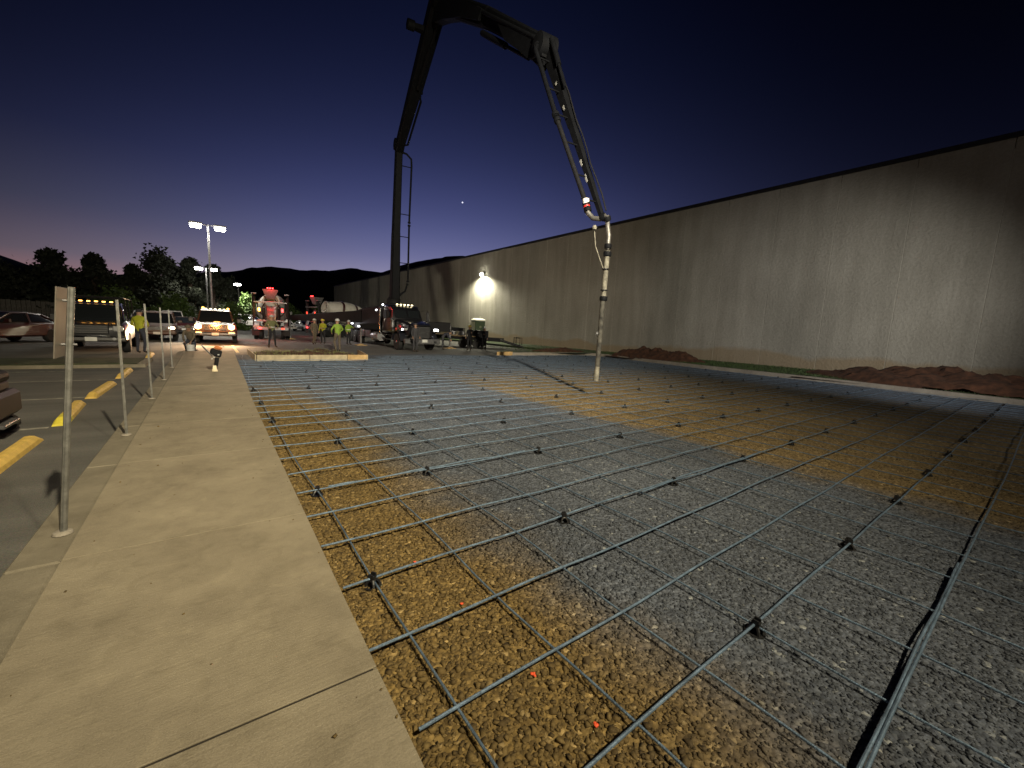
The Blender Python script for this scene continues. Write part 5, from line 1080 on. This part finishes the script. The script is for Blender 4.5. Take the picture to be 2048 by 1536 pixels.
m1 = T_(); m1.cyl((.3, .3, 2.2), (.3, .3, 2.6), .05, 10); m1.build('vent_pipe', beige, t)

# ------------------------------------------------------------------ lamp poles
def lamp_pole(loc, h, label, heads, energy, color=(1, .95, .82), spot=R(140), real=True, target=None, group='parking lot lamp poles', hs=1.0, lens=None):
    t = thing('lamp_pole', label, 'lamp pole', loc, 0, group); L0 = Vector(loc)
    m1 = MB(); m1.ring((0, 0, 0), (0, 0, 1), [(.3, 0), (.3, .7), (.27, .74)], 18); m1.build('concrete_base', kerb_m, t, True)
    m1 = MB(); m1.tube([(0, 0, .7), (0, 0, h)], [.10, .06], 12); m1.build('pole', steel_g, t, True)
    for (hx, hy, en) in heads:
        m1 = MB(); m1.tube([(0, 0, h - .05), (hx * .75, hy * .75, h)], .035, 8); ar = m1.build('arm', steel_g, t)
        m1 = MB(); an = math.atan2(hy, hx); m1.box((hx, hy, h), (.62 * hs, .40 * hs, .14), an, .03); hd_ = m1.build('lamp_head', steel_g, t)
        m1 = MB(); m1.box((hx, hy, h - .18), (.50 * hs, .36 * hs, .27), an, .05); m1.build('lens', lens or lens_white, hd_)
        if en: lamp_light('lamp_bulb', 'SPOT', (L0.x + hx, L0.y + hy, L0.z + h - .34), en, color, t, (L0.x + hx, L0.y + hy, 0) if target is None else target, .16, spot, .35, L0)
    return t
lamp_pole((.40, 41.5, ZG), 8.75, 'tall twin headed parking lot lamp above the brown pickup', [(-.78, -.05, 2300), (.78, .05, 2300)], 0, hs=1.35)
lamp_pole((.22, 67.0, ZG), 7.7, 'second smaller looking twin headed lamp in front of the dark trees', [(-.75, 0, 1500), (.75, 0, 1500)], 0, hs=1.6)
lamp_pole((4.3, 79.6, ZG), 6.9, 'single lamp beside the lit green tree', [(-.1, .5, 9000)], 0, hs=2.0)
lamp_pole((2.2, -6.1, ZG), 10.6, 'twin headed lot lamp standing behind the camera', [(-.35, .25, 0), (1.5, .15, 0)], 0)
lp = bpy.data.objects['lamp_pole.003']
KEY = (1.0, .86, .58)
lamp_light('lamp_bulb', 'SPOT', (2.0, -5.55, 9.95), 16000, KEY, lp, (3.4, 23.0, 1.5), .13, R(106), 1.0, (2.2, -6.1, ZG))
lamp_light('lamp_bulb', 'SPOT', (2.05, -5.5, 9.95), 25000, (1.0, .91, .74), lp, (11.5, 29.0, 0), .13, R(62), 1.0, (2.2, -6.1, ZG))
lamp_light('lamp_bulb', 'SPOT', (3.7, -5.6, 9.95), 2100, (1.0, .86, .58), lp, (-2.0, 3.2, 0), .17, R(74), 1.0, (2.2, -6.1, ZG))
# unseen floodlight mast, added to brighten the wall and the pad
lt = thing('added_light_tower', 'unseen floodlight mast added behind the camera to brighten the wall', 'added floodlight', (9.5, -7.5, ZG))
m1 = MB(); m1.tube([(0, 0, 0), (0, 0, 5.2)], [.06, .04], 10); m1.build('mast', steel_g, lt)
for an in (0, 2.1, 4.2): m1 = MB(); m1.tube([(0, 0, .9), (math.cos(an) * .8, math.sin(an) * .8, 0)], .025, 6); m1.build('leg', steel_g, lt)
m1 = MB(); m1.box((.1, .1, 5.2), (.5, .2, .36), R(-45), .03); m1.build('lamp_head', steel_g, lt)
lamp_light('lamp_bulb', 'SPOT', (9.8, -7.1, 5.1), 9800, (1.0, .96, .88), lt, (25, 9.0, 2.2), .3, R(44), 1.0, (9.5, -7.5, ZG))

m1 = MB(); m1.box((-.35, -.1, 5.2), (.5, .2, .36), R(-65), .03); m1.build('lamp_head', steel_g, lt)
lamp_light('lamp_bulb', 'SPOT', (9.2, -7.2, 5.1), 900, (1.0, .93, .78), lt, (17.0, 6.0, .5), .3, R(96), 1.0, (9.5, -7.5, ZG))

# ------------------------------------------------------------------ fence, trees, hills
fx = thing('board_fence', 'long weathered board fence at the far left edge of the lot', 'fence', (-30, 62, ZG))
bd0 = None
fa, fb = Vector((-50, 51, ZG)), Vector((-7.5, 64, ZG)); fd = (fb - fa).normalized(); n_ = int((fb - fa).length / .32); ang = math.atan2(fd.y, fd.x)
for i in range(n_):
    p = fa + fd * (i * .32)
    if p.x > -7.4: continue
    if bd0 is None: m1 = MB(); m1.box((0, 0, 1.15), (.29, .03, 2.3), ang, .006); bd0 = m1.build('board', fence_m, fx); o = bd0
    else: o = bd0.copy(); COL.objects.link(o); o.parent = fx
    o.location = p - Vector((-30, 62, ZG)) + Vector((0, 0, random.uniform(-.06, .06)))
stripe(-60, 40, -8.2, 47, 3.2, mat('lamplit_pavement', (.5, .42, .3), .8), '').name = 'pale_pavement'  # pale pavement strip, lamp light on it also put into the colour
lamp_pole((-13.0, 38.5, ZG), 8.8, 'lot lamp hidden beyond the left edge lighting the pale pavement', [(.6, 0, 400)], 0, color=(1, .78, .5))

def tree(label, x, y, h, w, leaf, seed, nleaf=2600, ls=.34, base=.22, trunk_r=.16, sparse=0.0):
    rnd = random.Random(seed); t = thing('tree', label, 'tree', (x, y, ZG), 0)
    m1 = MB(); m1.tube([(0, 0, 0), (rnd.uniform(-.1, .1), 0, h * .3), (rnd.uniform(-.3, .3), rnd.uniform(-.2, .2), h * .75)], [trunk_r, trunk_r * .75, trunk_r * .3], 8)
    cl = []
    for k in range(60):
        zz = rnd.uniform(base, 1.0); prof = min(1, max(.08, (1.05 - zz) * 2.2))
        a = rnd.uniform(0, 6.28); r = w * prof * rnd.uniform(.25, .95); c = Vector((math.cos(a) * r, math.sin(a) * r, zz * h - w * .25)); cr_ = w * rnd.uniform(.14, .34)
        cl.append((c, cr_))
        if k % 2 == 0: m1.tube([(0, 0, max(.2, zz - .2) * h * .7), c * .6 + Vector((0, 0, zz * h * .3)), c], [trunk_r * .4, trunk_r * .25, .02], 5)
    m1.build('trunk', bark, t)
    V = np.zeros((nleaf, 3, 3)); 
    for q in range(nleaf):
        c, cr_ = cl[rnd.randrange(len(cl))]; d = Vector((rnd.gauss(0, 1), rnd.gauss(0, 1), rnd.gauss(0, .8))); d = d.normalized() * cr_ * (rnd.random() ** .45) * (1.0 if rnd.random() > .15 else rnd.uniform(1.1, 1.5))
        p = c + d; u = Vector((rnd.uniform(-1, 1), rnd.uniform(-1, 1), rnd.uniform(-1, 1))).normalized(); v = u.cross(Vector((rnd.uniform(-1, 1), rnd.uniform(-1, 1), rnd.uniform(-1, 1)))).normalized(); s_ = ls * rnd.uniform(.5, 1.2)
        V[q] = [p - u * s_ * .5, p + u * s_ * .5, p + v * s_]
    me = bpy.data.meshes.new('crown'); me.from_pydata(V.reshape(-1, 3).tolist(), [], [(3 * q, 3 * q + 1, 3 * q + 2) for q in range(nleaf)]); me.materials.append(leaf)
    o = bpy.data.objects.new('crown', me); COL.objects.link(o); o.parent = t; return t
TR = [(-17.5, 66, 6.6, 4.0, leaf_d, 'broad dark tree at the far left above the fence'), (-13.6, 69, 8.4, 2.6, leaf_d, 'ragged dark tree standing left of the twilight gap'), (-10.6, 70, 8.3, 1.9, leaf_d, 'dark tree whose right side edges the twilight gap'),
      (-4.9, 71, 10.2, 3.3, leaf_d, 'tallest dark tree with a domed crown left of the twin lamp'), (-7.4, 71.5, 7.6, 1.5, leaf_d, 'thin dark tree just right of the twilight gap'), (-1.6, 72, 9.4, 1.9, leaf_d, 'dark pointed tree between the domed one and the twin lamp pole'), (1.0, 74, 9.2, 1.9, leaf_d, 'dark tree directly behind the twin lamp pole'),
      (-20.5, 70, 8.2, 3.2, leaf_d, 'dark rounded tree behind the broad one at the far left'), (-2.9, 76, 8.6, 2.6, leaf_d, 'dark tree filling behind the domed and pointed trees'),
      (3.3, 86, 8.4, 1.9, leaf_d, 'low dark tree right of the twin lamp pole'), (-24, 62, 8.0, 4, leaf_d, 'dark spreading tree cut by the left edge'), (-7.5, 60, 4.4, 3.4, leaf_g, 'dim green low tree behind the parked vehicles on the left'), (-2.6, 61, 4.2, 3.2, leaf_g, 'dim green low tree behind the suv and brown pickup'), (2.4, 62.5, 3.6, 2.0, leaf_g, 'dim green shrubby tree behind the brown pickup'),
      (5.6, 81.3, 5.4, 1.9, leaf_g, 'bright green tree lit by the single lamp left of the mixer truck'), (12.5, 88, 5.0, 3.0, leaf_g, 'low green tree far off right of the left mixer truck'), (18.5, 92, 5.0, 3.0, leaf_g, 'low green tree in the dark just left of the building end')]
for i, (x, y, h, w, lf, lb) in enumerate(TR): tree(lb, x, y, h, w * (1.28 if h > 5 else 1), lf, 20 + i, 9000 if h > 5 else 3500, .38 if h > 5 else .26, .08)
# wooded hills far behind
def hill(name, pts, dist, depth, seed):
    """pts: (azimuth tan x/y, height)"""
    m1 = MB(); n = 260; V = []; rows = 7
    xs = [p[0] for p in pts]
    for i in range(n + 1):
        x = xs[0] + (xs[-1] - xs[0]) * i / n
        z = np.interp(x, xs, [p[1] for p in pts]); z += 1.3 * mnoise.fractal(Vector((x * .06, seed, 0)), 1, 2, 5) + .8 * abs(mnoise.noise(Vector((x * .35, seed, 1))))
        for j in range(rows):
            f_ = j / (rows - 1); V.append((x, dist - depth * (1 - f_), ZG - 2 + (z + 2) * math.sin(f_ * PI / 2) ** .9 + (1.5 * mnoise.noise(Vector((x * .1, f_ * 9, seed))) if 0 < j < rows - 1 else 0)))
        V.append((x, dist + depth, ZG - 2))
    r1 = rows + 1; F = [(i * r1 + j, (i + 1) * r1 + j, (i + 1) * r1 + j + 1, i * r1 + j + 1) for i in range(n) for j in range(rows)]
    m1.add(V, F); tag(m1.build(name, hill_m, smooth=True), None, None, None, 'structure')
hill('hills', [(-420, 62), (-300, 60), (-190, 50), (-110, 36), (-86, 27), (-60, 24), (-20, 28), (16, 35), (40, 42), (62, 41.5), (84, 44), (106, 49), (130, 47), (160, 60), (200, 72), (260, 80), (420, 80)], 392, 120, 2.0)

# ------------------------------------------------------------------ left edge warehouse band, barrels
for i, (x, y) in enumerate([(-6.3, 31.2), (-8.6, 34.0)]):
    t = thing('traffic_barrel', ['orange and white traffic barrel beside the dark red car', 'second traffic barrel further left behind the dark red car'][i], 'traffic barrel', (x, y, ZG), 0, 'traffic barrels by the verge')
    m1 = MB(); m1.ring((0, 0, 0), (0, 0, 1), [(.33, 0), (.33, .06), (.25, .07), (.23, .5), (.20, .95), (.17, 1.0), (.001, 1.02)], 18); m1.build('barrel', mat('orange_plastic2', (.45, .09, .03), .6), t, True)
    for z_ in (.3, .65): m1 = MB(); m1.ring((0, 0, z_), (0, 0, 1), [(.248 - (z_ - .3) * .05, 0), (.245 - (z_ - .3) * .05, .14)], 18); m1.build('band', reflect, t)
